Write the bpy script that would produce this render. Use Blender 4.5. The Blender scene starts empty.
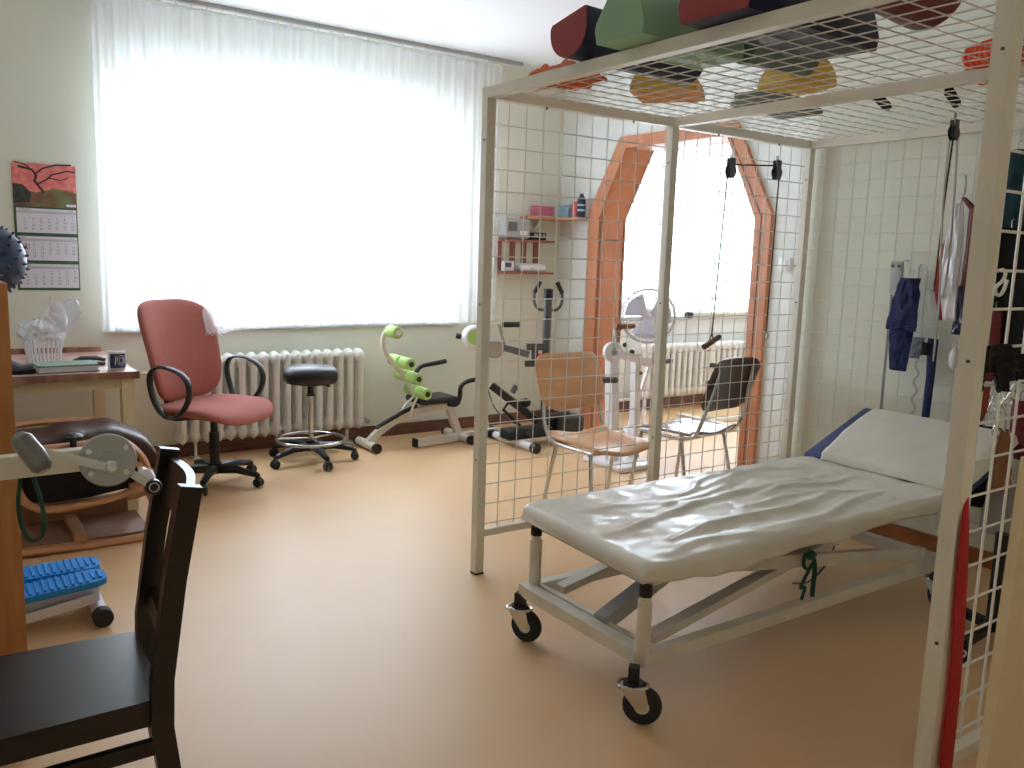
import bpy, bmesh, math, random
from mathutils import Vector, Matrix, noise
random.seed(7)
PI = math.pi
C = bpy.context.scene.collection
SC = bpy.context.scene

# ------------------------------------------------------------------ materials
def lin(c):
    return tuple(((v/255)/12.92 if v/255 <= 0.04045 else (((v/255)+0.055)/1.055)**2.4) for v in c)+(1,)
def mat(name, col, rough=.5, metal=0, var=0, scale=8, bump=0, bscale=60, stretch=None, coat=0, col2=None):
    m = bpy.data.materials.new(name); m.use_nodes = True
    nt = m.node_tree; b = nt.nodes['Principled BSDF']
    b.inputs['Base Color'].default_value = lin(col)
    b.inputs['Roughness'].default_value = rough
    b.inputs['Metallic'].default_value = metal
    if coat: b.inputs['Coat Weight'].default_value = coat
    if var or col2 or bump:
        tc = nt.nodes.new('ShaderNodeTexCoord'); mp = nt.nodes.new('ShaderNodeMapping')
        nt.links.new(tc.outputs['Object'], mp.inputs['Vector'])
        if stretch: mp.inputs['Scale'].default_value = stretch
    if var or col2:
        n = nt.nodes.new('ShaderNodeTexNoise'); n.inputs['Scale'].default_value = scale; n.inputs['Detail'].default_value = 5
        nt.links.new(mp.outputs[0], n.inputs['Vector'])
        r = nt.nodes.new('ShaderNodeMix'); r.data_type = 'RGBA'
        c2 = col2 or tuple(max(0, v*(1-var)) for v in col)
        mr = nt.nodes.new('ShaderNodeMapRange'); mr.inputs[1].default_value = .35; mr.inputs[2].default_value = .65
        nt.links.new(n.outputs[0], mr.inputs[0]); nt.links.new(mr.outputs[0], r.inputs[0])
        r.inputs[6].default_value = lin(col); r.inputs[7].default_value = lin(c2)
        nt.links.new(r.outputs[2], b.inputs['Base Color'])
    if bump:
        n2 = nt.nodes.new('ShaderNodeTexNoise'); n2.inputs['Scale'].default_value = bscale
        nt.links.new(mp.outputs[0], n2.inputs['Vector'])
        bp = nt.nodes.new('ShaderNodeBump'); bp.inputs['Strength'].default_value = bump; bp.inputs['Distance'].default_value = .01
        nt.links.new(n2.outputs[0], bp.inputs['Height']); nt.links.new(bp.outputs[0], b.inputs['Normal'])
    return m

M = {}
M['floor'] = mat('linoleum', (222,184,140), .42, scale=2.5, bump=.02, bscale=160, col2=(220,180,134))
M['wall'] = mat('cream_paint', (230,231,216), .75, var=.025, scale=1.3)
M['wall2'] = mat('pale_paint', (232,234,230), .75, var=.02, scale=1.3)
M['ceil'] = mat('ceiling_paint', (236,238,243), .8)
M['base'] = mat('brown_skirting', (124,82,66), .45, var=.2, scale=10, stretch=(1,1,8))
M['base2'] = mat('oak_skirting', (160,96,52), .4, var=.15, scale=10)
M['arch'] = mat('arch_wood', (204,138,100), .5, col2=(194,124,86), scale=6, stretch=(3,3,.4))
M['white'] = mat('white_enamel', (232,230,224), .35)
M['rad'] = mat('radiator_enamel', (236,234,228), .38, var=.04, scale=9)
M['cream'] = mat('cream_enamel', (230,225,211), .42, var=.03, scale=6)
M['bedwhite'] = mat('bed_enamel', (226,220,206), .4, var=.06, scale=9)
M['chrome'] = mat('chrome', (205,205,205), .16, metal=1)
M['steel'] = mat('brushed_steel', (172,172,170), .32, metal=.6)
M['black'] = mat('black_plastic', (24,24,27), .38)
M['rubber'] = mat('rubber', (32,32,34), .7)
M['barsteel'] = mat('bar_steel', (214,214,210), .3, metal=.3)
M['dullsteel'] = mat('dull_steel', (128,128,124), .3, metal=.7)
M['grey'] = mat('grey_plastic', (105,108,112), .45)
M['dgrey'] = mat('dark_grey_metal', (84,86,88), .42, metal=.2)
M['lgrey'] = mat('light_grey', (176,178,178), .45)
M['rose'] = mat('rose_fabric', (178,106,96), .9, var=.06, scale=90, bump=.15, bscale=400)
M['blackw'] = mat('black_brown_wood', (30,25,24), .32, var=.2, scale=12, stretch=(1,1,5))
M['leather'] = mat('brown_leather', (72,42,38), .38, var=.2, scale=14, bump=.15, bscale=60)
M['darkcloth'] = mat('dark_cloth', (20,16,16), .9)
M['bent'] = mat('bentwood', (208,152,106), .42, var=.1, scale=10)
M['boardw'] = mat('brown_board', (158,112,84), .4, var=.15, scale=6, stretch=(1,6,1))
M['pine'] = mat('pine', (200,140,88), .5, col2=(180,116,66), scale=5, stretch=(6,6,.5))
M['ply'] = mat('beech_ply', (226,176,132), .35, col2=(216,162,116), scale=5, stretch=(1,1,4))
M['blue'] = mat('blue_plastic', (20,140,222), .5)
M['navy'] = mat('navy_vinyl', (30,38,72), .42)
M['bednavy'] = mat('navy_upholstery', (38,56,112), .45)
M['darkred'] = mat('red_vinyl', (150,52,50), .45)
M['maroon'] = mat('maroon_vinyl', (112,28,38), .45)
M['green'] = mat('green_vinyl', (142,178,142), .5, var=.03, scale=4)
M['dgreen'] = mat('dark_green_vinyl', (28,92,58), .5)
M['ggrey'] = mat('grey_green_vinyl', (118,134,128), .5, var=.1, scale=10)
M['yellow'] = mat('yellow_foam', (226,188,84), .8)
M['orange'] = mat('orange_cloth', (222,112,66), .8, var=.12, scale=20)
M['oryel'] = mat('orange_foam', (232,160,84), .8, var=.08, scale=10)
M['bright'] = mat('bright_orange', (240,84,40), .6)
M['red'] = mat('red_webbing', (176,20,28), .7, bump=.2, bscale=300)
M['redbag'] = mat('red_cloth', (150,30,40), .8)
M['sling'] = mat('navy_cloth', (30,44,92), .85, var=.2, scale=30, bump=.3, bscale=40)
M['greycloth'] = mat('grey_cloth', (110,116,126), .9)
M['blackcloth'] = mat('black_cloth', (16,15,18), .9)
M['brownl'] = mat('tan_leather', (142,92,56), .6, var=.15, scale=12)
M['rust'] = mat('rust_cloth', (150,70,44), .85)
M['teal'] = mat('teal_cloth', (24,72,80), .8, var=.2, scale=12)
M['rope'] = mat('rope', (196,194,186), .85)
M['ropeb'] = mat('dark_rope', (52,50,50), .8)
M['lime'] = mat('lime_foam', (172,204,120), .75)
M['greenp'] = mat('green_strap', (20,68,52), .7)
M['paper'] = mat('paper', (228,224,232), .8)
M['calgreen'] = mat('calendar_green', (58,98,70), .7)
M['calgrey'] = mat('calendar_grey', (196,196,202), .8)
M['ink'] = mat('grey_ink', (96,92,100), .8)
M['redink'] = mat('red_ink', (196,44,40), .7)
M['mugblue'] = mat('mug_blue', (52,64,112), .4)
M['porcelain'] = mat('porcelain', (234,232,236), .3)
M['pink'] = mat('pink_plastic', (226,130,158), .5)
M['lilac'] = mat('lilac_plastic', (206,206,226), .5)
M['sky'] = mat('pale_blue_plastic', (168,200,216), .5)
M['coral'] = mat('coral_plastic', (232,120,110), .5)
M['shelf'] = mat('shelf_wood', (164,102,84), .5, var=.1, scale=10)
M['shelf2'] = mat('orange_shelf_wood', (224,158,118), .5, var=.08, scale=10)
M['ball'] = mat('blue_rubber', (66,86,128), .4)
M['balls'] = mat('navy_rubber', (34,44,84), .5)
M['desktop'] = mat('desk_top', (196,170,160), .4, col2=(150,96,84), scale=3, stretch=(1,3,1))
M['deskedge'] = mat('desk_edge_tiles', (186,146,124), .45, col2=(110,58,48), scale=4, stretch=(2.4,2.4,.1))
M['deskframe'] = mat('desk_frame_paint', (226,212,176), .5)
M['book'] = mat('book_green', (120,142,126), .7)
M['brownseat'] = mat('brown_ply', (84,58,52), .3, var=.1, scale=10)
M['seatglare'] = mat('seat_glare_paint', (150,140,146), .14, coat=.6)  # pale base colour imitates window glare on the dark chair's seat
M['wornboard'] = mat('worn_board', (226,208,172), .6, var=.03, scale=3)
M['rollred'] = M['redink']

def glassmat():
    m = bpy.data.materials.new('window_glass'); m.use_nodes = True; nt = m.node_tree
    nt.nodes.remove(nt.nodes['Principled BSDF']); out = nt.nodes['Material Output']
    a = nt.nodes.new('ShaderNodeBsdfTransparent'); g = nt.nodes.new('ShaderNodeBsdfGlossy'); g.inputs['Roughness'].default_value = .02
    mx = nt.nodes.new('ShaderNodeMixShader'); mx.inputs[0].default_value = .06
    nt.links.new(a.outputs[0], mx.inputs[1]); nt.links.new(g.outputs[0], mx.inputs[2]); nt.links.new(mx.outputs[0], out.inputs[0])
    return m
M['glass'] = glassmat()
def curtainmat():
    m = bpy.data.materials.new('sheer_voile'); m.use_nodes = True; nt = m.node_tree
    nt.nodes.remove(nt.nodes['Principled BSDF']); out = nt.nodes['Material Output']
    a = nt.nodes.new('ShaderNodeBsdfTransparent'); a.inputs[0].default_value = (1,1,1,1)
    t = nt.nodes.new('ShaderNodeBsdfTranslucent'); t.inputs[0].default_value = (.93,.95,.98,1)
    d = nt.nodes.new('ShaderNodeBsdfDiffuse'); d.inputs[0].default_value = (.9,.92,.95,1)
    m1 = nt.nodes.new('ShaderNodeMixShader'); m1.inputs[0].default_value = .5
    nt.links.new(t.outputs[0], m1.inputs[1]); nt.links.new(d.outputs[0], m1.inputs[2])
    m2 = nt.nodes.new('ShaderNodeMixShader')
    tc = nt.nodes.new('ShaderNodeTexCoord'); mp = nt.nodes.new('ShaderNodeMapping'); mp.inputs['Scale'].default_value = (14,1,1.2)
    n = nt.nodes.new('ShaderNodeTexNoise'); n.inputs['Scale'].default_value = 1.5
    mr = nt.nodes.new('ShaderNodeMapRange'); mr.inputs[1].default_value = .3; mr.inputs[2].default_value = .7
    mr.inputs[3].default_value = .46; mr.inputs[4].default_value = .66
    nt.links.new(tc.outputs['Object'], mp.inputs[0]); nt.links.new(mp.outputs[0], n.inputs[0]); nt.links.new(n.outputs[0], mr.inputs[0])
    nt.links.new(mr.outputs[0], m2.inputs[0]); nt.links.new(a.outputs[0], m2.inputs[1]); nt.links.new(m1.outputs[0], m2.inputs[2])
    nt.links.new(m2.outputs[0], out.inputs[0])
    return m
M['curtain'] = curtainmat()
def plasticmat():
    m = bpy.data.materials.new('clear_film'); m.use_nodes = True; nt = m.node_tree
    b = nt.nodes['Principled BSDF']; out = nt.nodes['Material Output']
    b.inputs['Base Color'].default_value = lin((225,225,232)); b.inputs['Roughness'].default_value = .12
    a = nt.nodes.new('ShaderNodeBsdfTransparent'); mx = nt.nodes.new('ShaderNodeMixShader'); mx.inputs[0].default_value = .42
    nt.links.new(a.outputs[0], mx.inputs[1]); nt.links.new(b.outputs[0], mx.inputs[2]); nt.links.new(mx.outputs[0], out.inputs[0])
    return m
M['film'] = plasticmat()

# ------------------------------------------------------------------ mesh builder
class MB:
    def __init__(s): s.v = []; s.f = []; s.sm = []
    def add(s, vs, fs, smooth=False):
        b = len(s.v); s.v += [Vector(v) for v in vs]
        s.f += [tuple(b+i for i in f) for f in fs]; s.sm += [smooth]*len(fs); return s
    def box(s, c, d, rz=0, R=None, bev=0):
        if bev:
            bm = bmesh.new(); bmesh.ops.create_cube(bm, size=1)
            for v in bm.verts: v.co = Vector((v.co.x*d[0], v.co.y*d[1], v.co.z*d[2]))
            bmesh.ops.bevel(bm, geom=bm.edges[:], offset=bev, segments=3, affect='EDGES', profile=.5)
            vs = [v.co.copy() for v in bm.verts]; fs = [[v.index for v in f.verts] for f in bm.faces]
            bm.verts.index_update(); fs = [[v.index for v in f.verts] for f in bm.faces]; bm.free()
        else:
            x, y, z = d[0]/2, d[1]/2, d[2]/2
            vs = [Vector((a, b, c_)) for a in (-x, x) for b in (-y, y) for c_ in (-z, z)]
            fs = [(0,1,3,2),(4,6,7,5),(0,4,5,1),(2,3,7,6),(0,2,6,4),(1,5,7,3)]
        Rm = R or Matrix.Rotation(rz, 3, 'Z')
        return s.add([Rm @ v + Vector(c) for v in vs], fs, bool(bev))
    def beam(s, a, b, w, h, up=(0,0,1)):
        a, b = Vector(a), Vector(b); d = (b-a); L = d.length; d.normalize()
        upv = Vector(up)
        if abs(d.dot(upv)) > .98: upv = Vector((0,1,0))
        side = d.cross(upv).normalized(); u2 = side.cross(d)
        R = Matrix((d, side, u2)).transposed()
        return s.box((a+b)/2, (L, w, h), R=R)
    def tube(s, pts, r, n=10, closed=False, flat=None, up=None, caps=True, square=False):
        P = [Vector(p) for p in pts]; k = len(P)
        rs = r if isinstance(r, (list, tuple)) else [r]*k
        T = []
        for i in range(k):
            if closed: t = P[(i+1) % k]-P[i-1]
            else: t = P[min(i+1, k-1)]-P[max(i-1, 0)]
            T.append(t.normalized() if t.length > 1e-9 else Vector((0,0,1)))
        ref = Vector(up) if up else (Vector((0,0,1)) if abs(T[0].z) < .9 else Vector((1,0,0)))
        N = (ref - T[0]*ref.dot(T[0])).normalized(); rings = []
        for i in range(k):
            if up: q = Vector(up)
            else: q = N
            q2 = q - T[i]*q.dot(T[i])
            if q2.length > 1e-6: N = q2.normalized()
            B = T[i].cross(N)
            fx, fy = flat if flat else (1, 1)
            rings.append([P[i] + N*(math.cos(a)*rs[i]*fx) + B*(math.sin(a)*rs[i]*fy)
                          for a in [2*PI*j/n + (PI/4 if square else 0) for j in range(n)]])
        vs = [v for rg in rings for v in rg]; fs = []
        m = k if closed else k-1
        for i in range(m):
            a, b = i*n, ((i+1) % k)*n
            for j in range(n): fs.append((a+j, a+(j+1) % n, b+(j+1) % n, b+j))
        if not closed and caps: fs.append(tuple(range(n))[::-1]); fs.append(tuple((k-1)*n+j for j in range(n)))
        return s.add(vs, fs, not square)
    def cyl(s, a, b, r, n=20, r2=None): return s.tube([a, b], [r, r if r2 is None else r2], n)
    def lathe(s, prof, c=(0,0,0), axis=(0,0,1), n=28):
        ax = Vector(axis).normalized(); q = ax.to_track_quat('Z', 'Y'); c = Vector(c); vs = []; fs = []
        for (r, z) in prof:
            for j in range(n):
                a = 2*PI*j/n; vs.append(c + q @ Vector((r*math.cos(a), r*math.sin(a), z)))
        for i in range(len(prof)-1):
            for j in range(n): fs.append((i*n+j, i*n+(j+1) % n, (i+1)*n+(j+1) % n, (i+1)*n+j))
        if prof[0][0] > 1e-6: fs.append(tuple(range(n))[::-1])
        if prof[-1][0] > 1e-6: fs.append(tuple((len(prof)-1)*n+j for j in range(n)))
        return s.add(vs, fs, True)
    def prism(s, poly, depth, M4=None, smooth=False):     # poly in XY, extruded along Z 0..depth
        k = len(poly); vs = [Vector((x, y, 0)) for x, y in poly]+[Vector((x, y, depth)) for x, y in poly]
        fs = [tuple(range(k))[::-1], tuple(range(k, 2*k))]+[(i, (i+1) % k, k+(i+1) % k, k+i) for i in range(k)]
        if M4: vs = [M4 @ v for v in vs]
        return s.add(vs, fs, smooth)
    def ring(s, poly_o, poly_i, depth, M4=None):
        k = len(poly_o); vs = []
        for z in (0, depth):
            for pl in (poly_o, poly_i): vs += [Vector((x, y, z)) for x, y in pl]
        fs = []
        for i in range(k-1):
            j = i+1
            fs += [(i, j, k+j, k+i), (2*k+i, 3*k+i, 3*k+j, 2*k+j), (i, 2*k+i, 2*k+j, j), (k+i, k+j, 3*k+j, 3*k+i)]
        fs += [(0, k, 3*k, 2*k), (k-1, 3*k-1, 4*k-1, 2*k-1)]
        if M4: vs = [M4 @ v for v in vs]
        return s.add(vs, fs)
    def ball(s, c, r, n=16, sc=(1,1,1), R=None):
        pr = []; vs = []; fs = []; m = n//2
        for i in range(m+1):
            t = PI*i/m
            for j in range(n):
                a = 2*PI*j/n
                v = Vector((math.sin(t)*math.cos(a)*r*sc[0], math.sin(t)*math.sin(a)*r*sc[1], math.cos(t)*r*sc[2]))
                if R: v = R @ v
                vs.append(v+Vector(c))
        for i in range(m):
            for j in range(n): fs.append((i*n+j, (i+1)*n+j, (i+1)*n+(j+1) % n, i*n+(j+1) % n))
        return s.add(vs, fs, True)
    def grid(s, fn, nu, nv, thick=0):
        vs = [fn(i/nu, j/nv) for j in range(nv+1) for i in range(nu+1)]
        w = nu+1; fs = [(j*w+i, j*w+i+1, (j+1)*w+i+1, (j+1)*w+i) for j in range(nv) for i in range(nu)]
        return s.add(vs, fs, True)
    def mesh(s, name):
        me = bpy.data.meshes.new(name); me.from_pydata([tuple(v) for v in s.v], [], s.f)
        me.polygons.foreach_set('use_smooth', s.sm)
        bm = bmesh.new(); bm.from_mesh(me); bmesh.ops.remove_doubles(bm, verts=bm.verts, dist=1e-6)
        bmesh.ops.recalc_face_normals(bm, faces=bm.faces); bm.to_mesh(me); bm.free()
        me.update(); return me
    def build(s, name, m, parent=None, world=False, auto=True, label=None, solid=0, sub=0):
        if world and parent is not None:
            W = wm(parent).inverted(); s.v = [W @ v for v in s.v]
        me = s.mesh(name); me.materials.append(M[m] if isinstance(m, str) else m)
        o = bpy.data.objects.new(name, me); C.objects.link(o)
        if parent is not None: o.parent = parent
        if auto and any(s.sm):
            try: me.set_sharp_from_angle(angle=math.radians(40))
            except Exception: pass
        if solid:
            md = o.modifiers.new('s', 'SOLIDIFY'); md.thickness = solid; md.offset = 0
        if sub:
            md = o.modifiers.new('u', 'SUBSURF'); md.levels = sub; md.render_levels = sub
        if label: o['label'] = label
        return o
def wm(o):
    m = Matrix.Translation(o.location) @ o.rotation_euler.to_matrix().to_4x4() @ Matrix.Diagonal((*o.scale, 1))
    return wm(o.parent) @ m if o.parent else m
def tag(o, label, cat, group=None, kind=None):
    o['label'] = label; o['category'] = cat
    if group: o['group'] = group
    if kind: o['kind'] = kind
    return o
def thing(name, label, cat, loc, rz=0, group=None):
    o = bpy.data.objects.new(name, None); C.objects.link(o); o.empty_display_size = .05
    o.location = loc; o.rotation_euler = (0, 0, rz); return tag(o, label, cat, group)
def struct(o): o['kind'] = 'structure'; return o
def copy_tree(o, parent=None):
    c = o.copy(); C.objects.link(c); c.parent = parent
    for ch in [x for x in bpy.data.objects if x.parent == o]: copy_tree(ch, c)
    return c
def arc(c, r, a0, a1, n, plane='xz', ry=None):
    out = []
    for i in range(n+1):
        a = math.radians(a0+(a1-a0)*i/n); u, v = r*math.cos(a), (ry or r)*math.sin(a)
        if plane == 'xz': out.append((c[0]+u, c[1], c[2]+v))
        elif plane == 'yz': out.append((c[0], c[1]+u, c[2]+v))
        else: out.append((c[0]+u, c[1]+v, c[2]))
    return out
def smooth(pts, it=2, closed=False):
    P = [Vector(p) for p in pts]
    for _ in range(it):
        Q = []
        k = len(P)
        rng = range(k if closed else k-1)
        if not closed: Q.append(P[0])
        for i in rng:
            a, b = P[i], P[(i+1) % k]
            Q += [a*.75+b*.25, a*.25+b*.75]
        if not closed: Q.append(P[-1])
        P = Q
    return P
def rrect(w, h, r, n=5):
    out = []
    for (cx, cy, a0) in ((w/2-r, h/2-r, 0), (-w/2+r, h/2-r, 90), (-w/2+r, -h/2+r, 180), (w/2-r, -h/2+r, 270)):
        for i in range(n+1):
            a = math.radians(a0+90*i/n); out.append((cx+r*math.cos(a), cy+r*math.sin(a)))
    return out
def textmesh(body, size, m, parent, mtx, name='printing', align='LEFT'):
    cu = bpy.data.curves.new(name, 'FONT'); cu.body = body; cu.size = size; cu.align_x = align
    cu.resolution_u = 1
    t = bpy.data.objects.new('tmp', cu); C.objects.link(t)
    dg = bpy.context.evaluated_depsgraph_get(); me = bpy.data.meshes.new_from_object(t.evaluated_get(dg))
    bpy.data.objects.remove(t); me.transform(mtx)
    me.materials.clear(); me.materials.append(M[m]); return me

# ------------------------------------------------------------------ key dimensions
W = 2.70; CE = 2.79; LX, LY, CH = 2.03, 1.98, 2.0; CELL = .0874
BX = 2.08      # wall behind the bed head
AX, AX2 = 2.45, 2.70   # arch wall faces
# ------------------------------------------------------------------ camera
cp, pan, pit, rol, foc = (-1.8863, -2.9281, 1.3424), .6083, .1478, .0316, 848.9
f = Vector((math.sin(pan)*math.cos(pit), math.cos(pan)*math.cos(pit), -math.sin(pit)))
r = Vector((math.cos(pan), -math.sin(pan), 0)); u = r.cross(f)
r2 = math.cos(rol)*r+math.sin(rol)*u; u2 = -math.sin(rol)*r+math.cos(rol)*u
cam = bpy.data.cameras.new('camera'); co = bpy.data.objects.new('camera', cam); C.objects.link(co)
co.matrix_world = Matrix.Translation(cp) @ Matrix((r2, u2, -f)).transposed().to_4x4()
cam.sensor_width = 36; cam.lens = foc/1024*36; cam.clip_start = .05
SC.camera = co

def pixel_on_y(px, py, Y):   # position from an image pixel: camera ray cast onto a chosen plane y = Y
    d = f+r2*((px-512)/foc)+u2*((384-py)/foc); t_ = (Y-cp[1])/d.y; return Vector(cp)+d*t_
# ------------------------------------------------------------------ room shell
RX0, RY0, RX2 = -2.75, -5.0, 6.1
struct(MB().box(((RX0+RX2)/2, (RY0+W)/2, -.05), (RX2-RX0+.4, W-RY0+.8, .1)).build('floor', 'floor'))
struct(MB().box(((RX0+RX2)/2, (RY0+W)/2, CE+.05), (RX2-RX0+.4, W-RY0+.8, .1)).build('ceiling', 'ceil'))
WIN1 = (-.955, 1.455, .85, 2.36); WIN2 = (2.92, 5.45, .85, 2.36); WT = .32
def wallwin(name, x0, x1, win, m):
    a, b, c, d = win; mb = MB()
    for (p, q, z0, z1) in ((x0, a, 0, CE), (b, x1, 0, CE), (a, b, 0, c), (a, b, d, CE)):
        mb.box(((p+q)/2, W+WT/2, (z0+z1)/2), (q-p, WT, z1-z0))
    struct(mb.build(name, m))
wallwin('wall_window', RX0-.2, AX+.2, WIN1, 'wall')
wallwin('wall_far_room', AX+.2, RX2+.2, WIN2, 'wall2')
struct(MB().box((RX0-.1, (RY0+W)/2, CE/2), (.2, W-RY0, CE)).build('wall_left', 'wall'))
struct(MB().box(((RX0+BX)/2, RY0-.1, CE/2), (BX-RX0+.6, .2, CE)).build('wall_behind', 'wall'))
# wall behind the bed head (its plane stands forward of the arch wall)
struct(MB().box(((BX+AX)/2, RY0/2, CE/2), (AX-BX, -RY0, CE)).build('wall_bed_head', 'wall'))
# arch wall with the eight sided opening
AO = [(.545, 0), (.545, 1.66), (.875, 2.25), (1.975, 2.25), (2.305, 1.70), (2.305, 0)]
AI = [(.672, 0), (.672, 1.63), (.945, 2.165), (1.905, 2.165), (2.178, 1.665), (2.178, 0)]
MY = Matrix(((0,0,1,0),(1,0,0,0),(0,1,0,0),(0,0,0,1)))   # poly (y,z) extruded along +x
mb = MB()
T0 = Matrix.Translation((AX+.012, 0, 0)) @ MY; TH = AX2-AX-.024
mb.prism([(0, 0), (.66, 0), (.66, 1.64), (.935, 2.175), (.935, CE), (0, CE)], TH, T0)
mb.prism([(.935, 2.175), (1.915, 2.175), (1.915, CE), (.935, CE)], TH, T0)
mb.prism([(W, 0), (W, CE), (1.915, CE), (1.915, 2.175), (2.19, 1.67), (2.19, 0)], TH, T0)
struct(mb.build('wall_arch', 'wall2'))
mb = MB()
mb.ring(AO, AI, .03, Matrix.Translation((AX-.018, 0, 0)) @ MY)
mb.ring(AO, AI, .03, Matrix.Translation((AX2-.012, 0, 0)) @ MY)
AI2 = [(y-(.012 if y < 1.4 else -.012), z+(.012 if z > 1 else 0)) for y, z in AI]
mb.ring(AI2, AI, AX2-AX, Matrix.Translation((AX, 0, 0)) @ MY)
ob = struct(mb.build('trim_1', 'arch')); ob['label'] = 'orange stained wood lining around the eight sided opening'
# dark joint line on the near jamb boards
mb = MB()
mb.beam((AX-.021, .618, .0), (AX-.021, .618, 1.64), .006, .003, up=(1,0,0)); mb.beam((AX-.021, .618, 1.64), (AX-.021, .915, 2.16), .006, .003, up=(1,0,0))
struct(mb.build('trim_2', 'base'))
# far room side walls
struct(MB().box((RX2+.1, W/2-.5, CE/2), (.2, W+1.4, CE)).build('wall_far_room_right', 'wall2'))
struct(MB().box(((AX+RX2)/2, -.6, CE/2), (RX2-AX, .2, CE)).build('wall_far_room_near', 'wall2'))
# skirting
mb = MB(); mb.box(((RX0+AX)/2, W-.012, .042), (AX-RX0, .024, .084)); mb.box(((AX2+RX2)/2, W-.012, .05), (RX2-AX2, .024, .10)); struct(mb.build('baseboard_window', 'base'))
struct(MB().box((BX-.009, -2.5, .038), (.018, 5.0, .076)).build('baseboard_bed_head', 'base2'))
mb = MB(); mb.box((AX-.009, .27, .04), (.018, .52, .08)); mb.box((AX-.009, 2.5, .04), (.018, .38, .08)); struct(mb.build('baseboard_arch', 'base'))
# windows
def window(name, win, splits):
    x0, x1, z0, z1 = win; y = W+.2
    root = MB()
    fr = .065
    for z in (z0+fr/2, z1-fr/2): root.box(((x0+x1)/2, y, z), (x1-x0, .07, fr), )
    for x in (x0+fr/2, x1-fr/2): root.box((x, y, (z0+z1)/2), (fr, .07, z1-z0-2*fr))
    xs = [x0+fr]+splits+[x1-fr]
    for x in splits: root.box((x, y, (z0+z1)/2), (.09, .07, z1-z0-2*fr))
    o = struct(root.build(name, 'white'))
    for a, b in zip(xs[:-1], xs[1:]):
        a2, b2 = a+.05, b-.05; c, d = z0+fr, z1-fr; s = MB()
        for z in (c+.03, d-.03): s.box(((a2+b2)/2, y-.01, z), (b2-a2, .06, .06))
        for x in (a2+.03, b2-.03): s.box((x, y-.01, (c+d)/2), (.06, .06, d-c-.12))
        so = s.build('sash', 'white', o)
        MB().box(((a2+b2)/2, y, (c+d)/2), (b2-a2-.12, .006, d-c-.12)).build('pane', 'glass', so)
    return o
window('window_1', WIN1, [-.2, .62]); window('window_2', WIN2, [3.76, 4.6])
for x0, x1 in ((WIN1[0]-.03, WIN1[1]+.03), (WIN2[0]-.03, WIN2[1]+.03)):
    struct(MB().box(((x0+x1)/2, W+.05, .835), (x1-x0, .2, .03), bev=.005).build('trim_sill', 'lgrey'))

# curtains ------------------------------------------------------------
def curtain(name, x0, x1, y, zt, zb, label, bump=None, seed=0, rail=True):
    t = thing(name, label, 'curtain', ((x0+x1)/2, y, zt))
    ph = [random.uniform(0, 6.28) for _ in range(6)]
    def fn(u_, v_):
        x = x0+(x1-x0)*u_; s = x*1.0
        w = .008*math.sin(s*78+ph[0]+2.4*math.sin(s*5+ph[1]))+.005*math.sin(s*149+ph[2]+math.sin(s*7))+.010*math.sin(s*13+ph[3])
        tz = zt-(zt-zb)*v_
        hem = .006*abs(math.sin(s*52)) if v_ > .999 else 0
        yy = y+w*(.45+.55*v_)
        if bump:
            bx, bz, bd, br = bump
            g = math.exp(-((x-bx)/br)**2)*max(0, min(1, (bz-tz)/.16))
            yy -= bd*g
        xx = x
        return Vector((xx, yy, tz+hem+.01*math.sin(s*2.2)*v_))
    mb = MB().grid(fn, int((x1-x0)*220), 46)
    c = mb.build('sheer_panel', 'curtain', t, world=True, auto=False)
    # gathering tape and hooks
    tp = MB()
    n = int((x1-x0)/.085)
    for i in range(n):
        x = x0+.03+i*(x1-x0-.06)/(n-1)
        tp.box((x, y, zt+.012), (.008, .006, .03)); tp.ball((x, y, zt+.028), .007, 8)
    tp.build('hooks', 'white', t, world=True)
    band = MB().grid(lambda a, b: Vector((fn(a, 0).x, fn(a, 0).y-.003, zt-.0-.05*b)), int((x1-x0)*170), 1)
    band.build('heading_tape', 'curtain', t, world=True, auto=False)
    # lace hem
    lace = MB()
    for i in range(int((x1-x0)/.03)):
        x = x0+.015+i*.03; p = fn((x-x0)/(x1-x0), 1)
        lace.tube([(p.x-.014, p.y-.002, p.z+.004), (p.x-.008, p.y-.002, p.z-.008), (p.x, p.y-.002, p.z-.012), (p.x+.008, p.y-.002, p.z-.008), (p.x+.014, p.y-.002, p.z+.004)], .0022, 4)
    lace.build('lace_hem', 'curtain', t, world=True)
    return t
curtain('curtain', -1.03, 1.74, 2.54, 2.735, .845, 'long white sheer curtain over the wide window above the rose office chair', bump=(-.47, 1.12, .30, .15))
curtain('curtain', 2.78, 5.5, 2.60, 2.735, .875, 'white sheer curtain seen through the wooden arch in the far room', seed=3)
for x0, x1, y, lb in ((-1.25, 1.92, 2.54, 'thin white curtain rail under the ceiling above the wide window'), (2.76, 5.6, 2.60, 'thin white curtain rail above the far room window behind the arch')):
    tag(MB().box(((x0+x1)/2, y, CE-.012), (x1-x0, .035, .024)).build('curtain_rail', 'lgrey'), lb, 'curtain rail')

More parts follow.
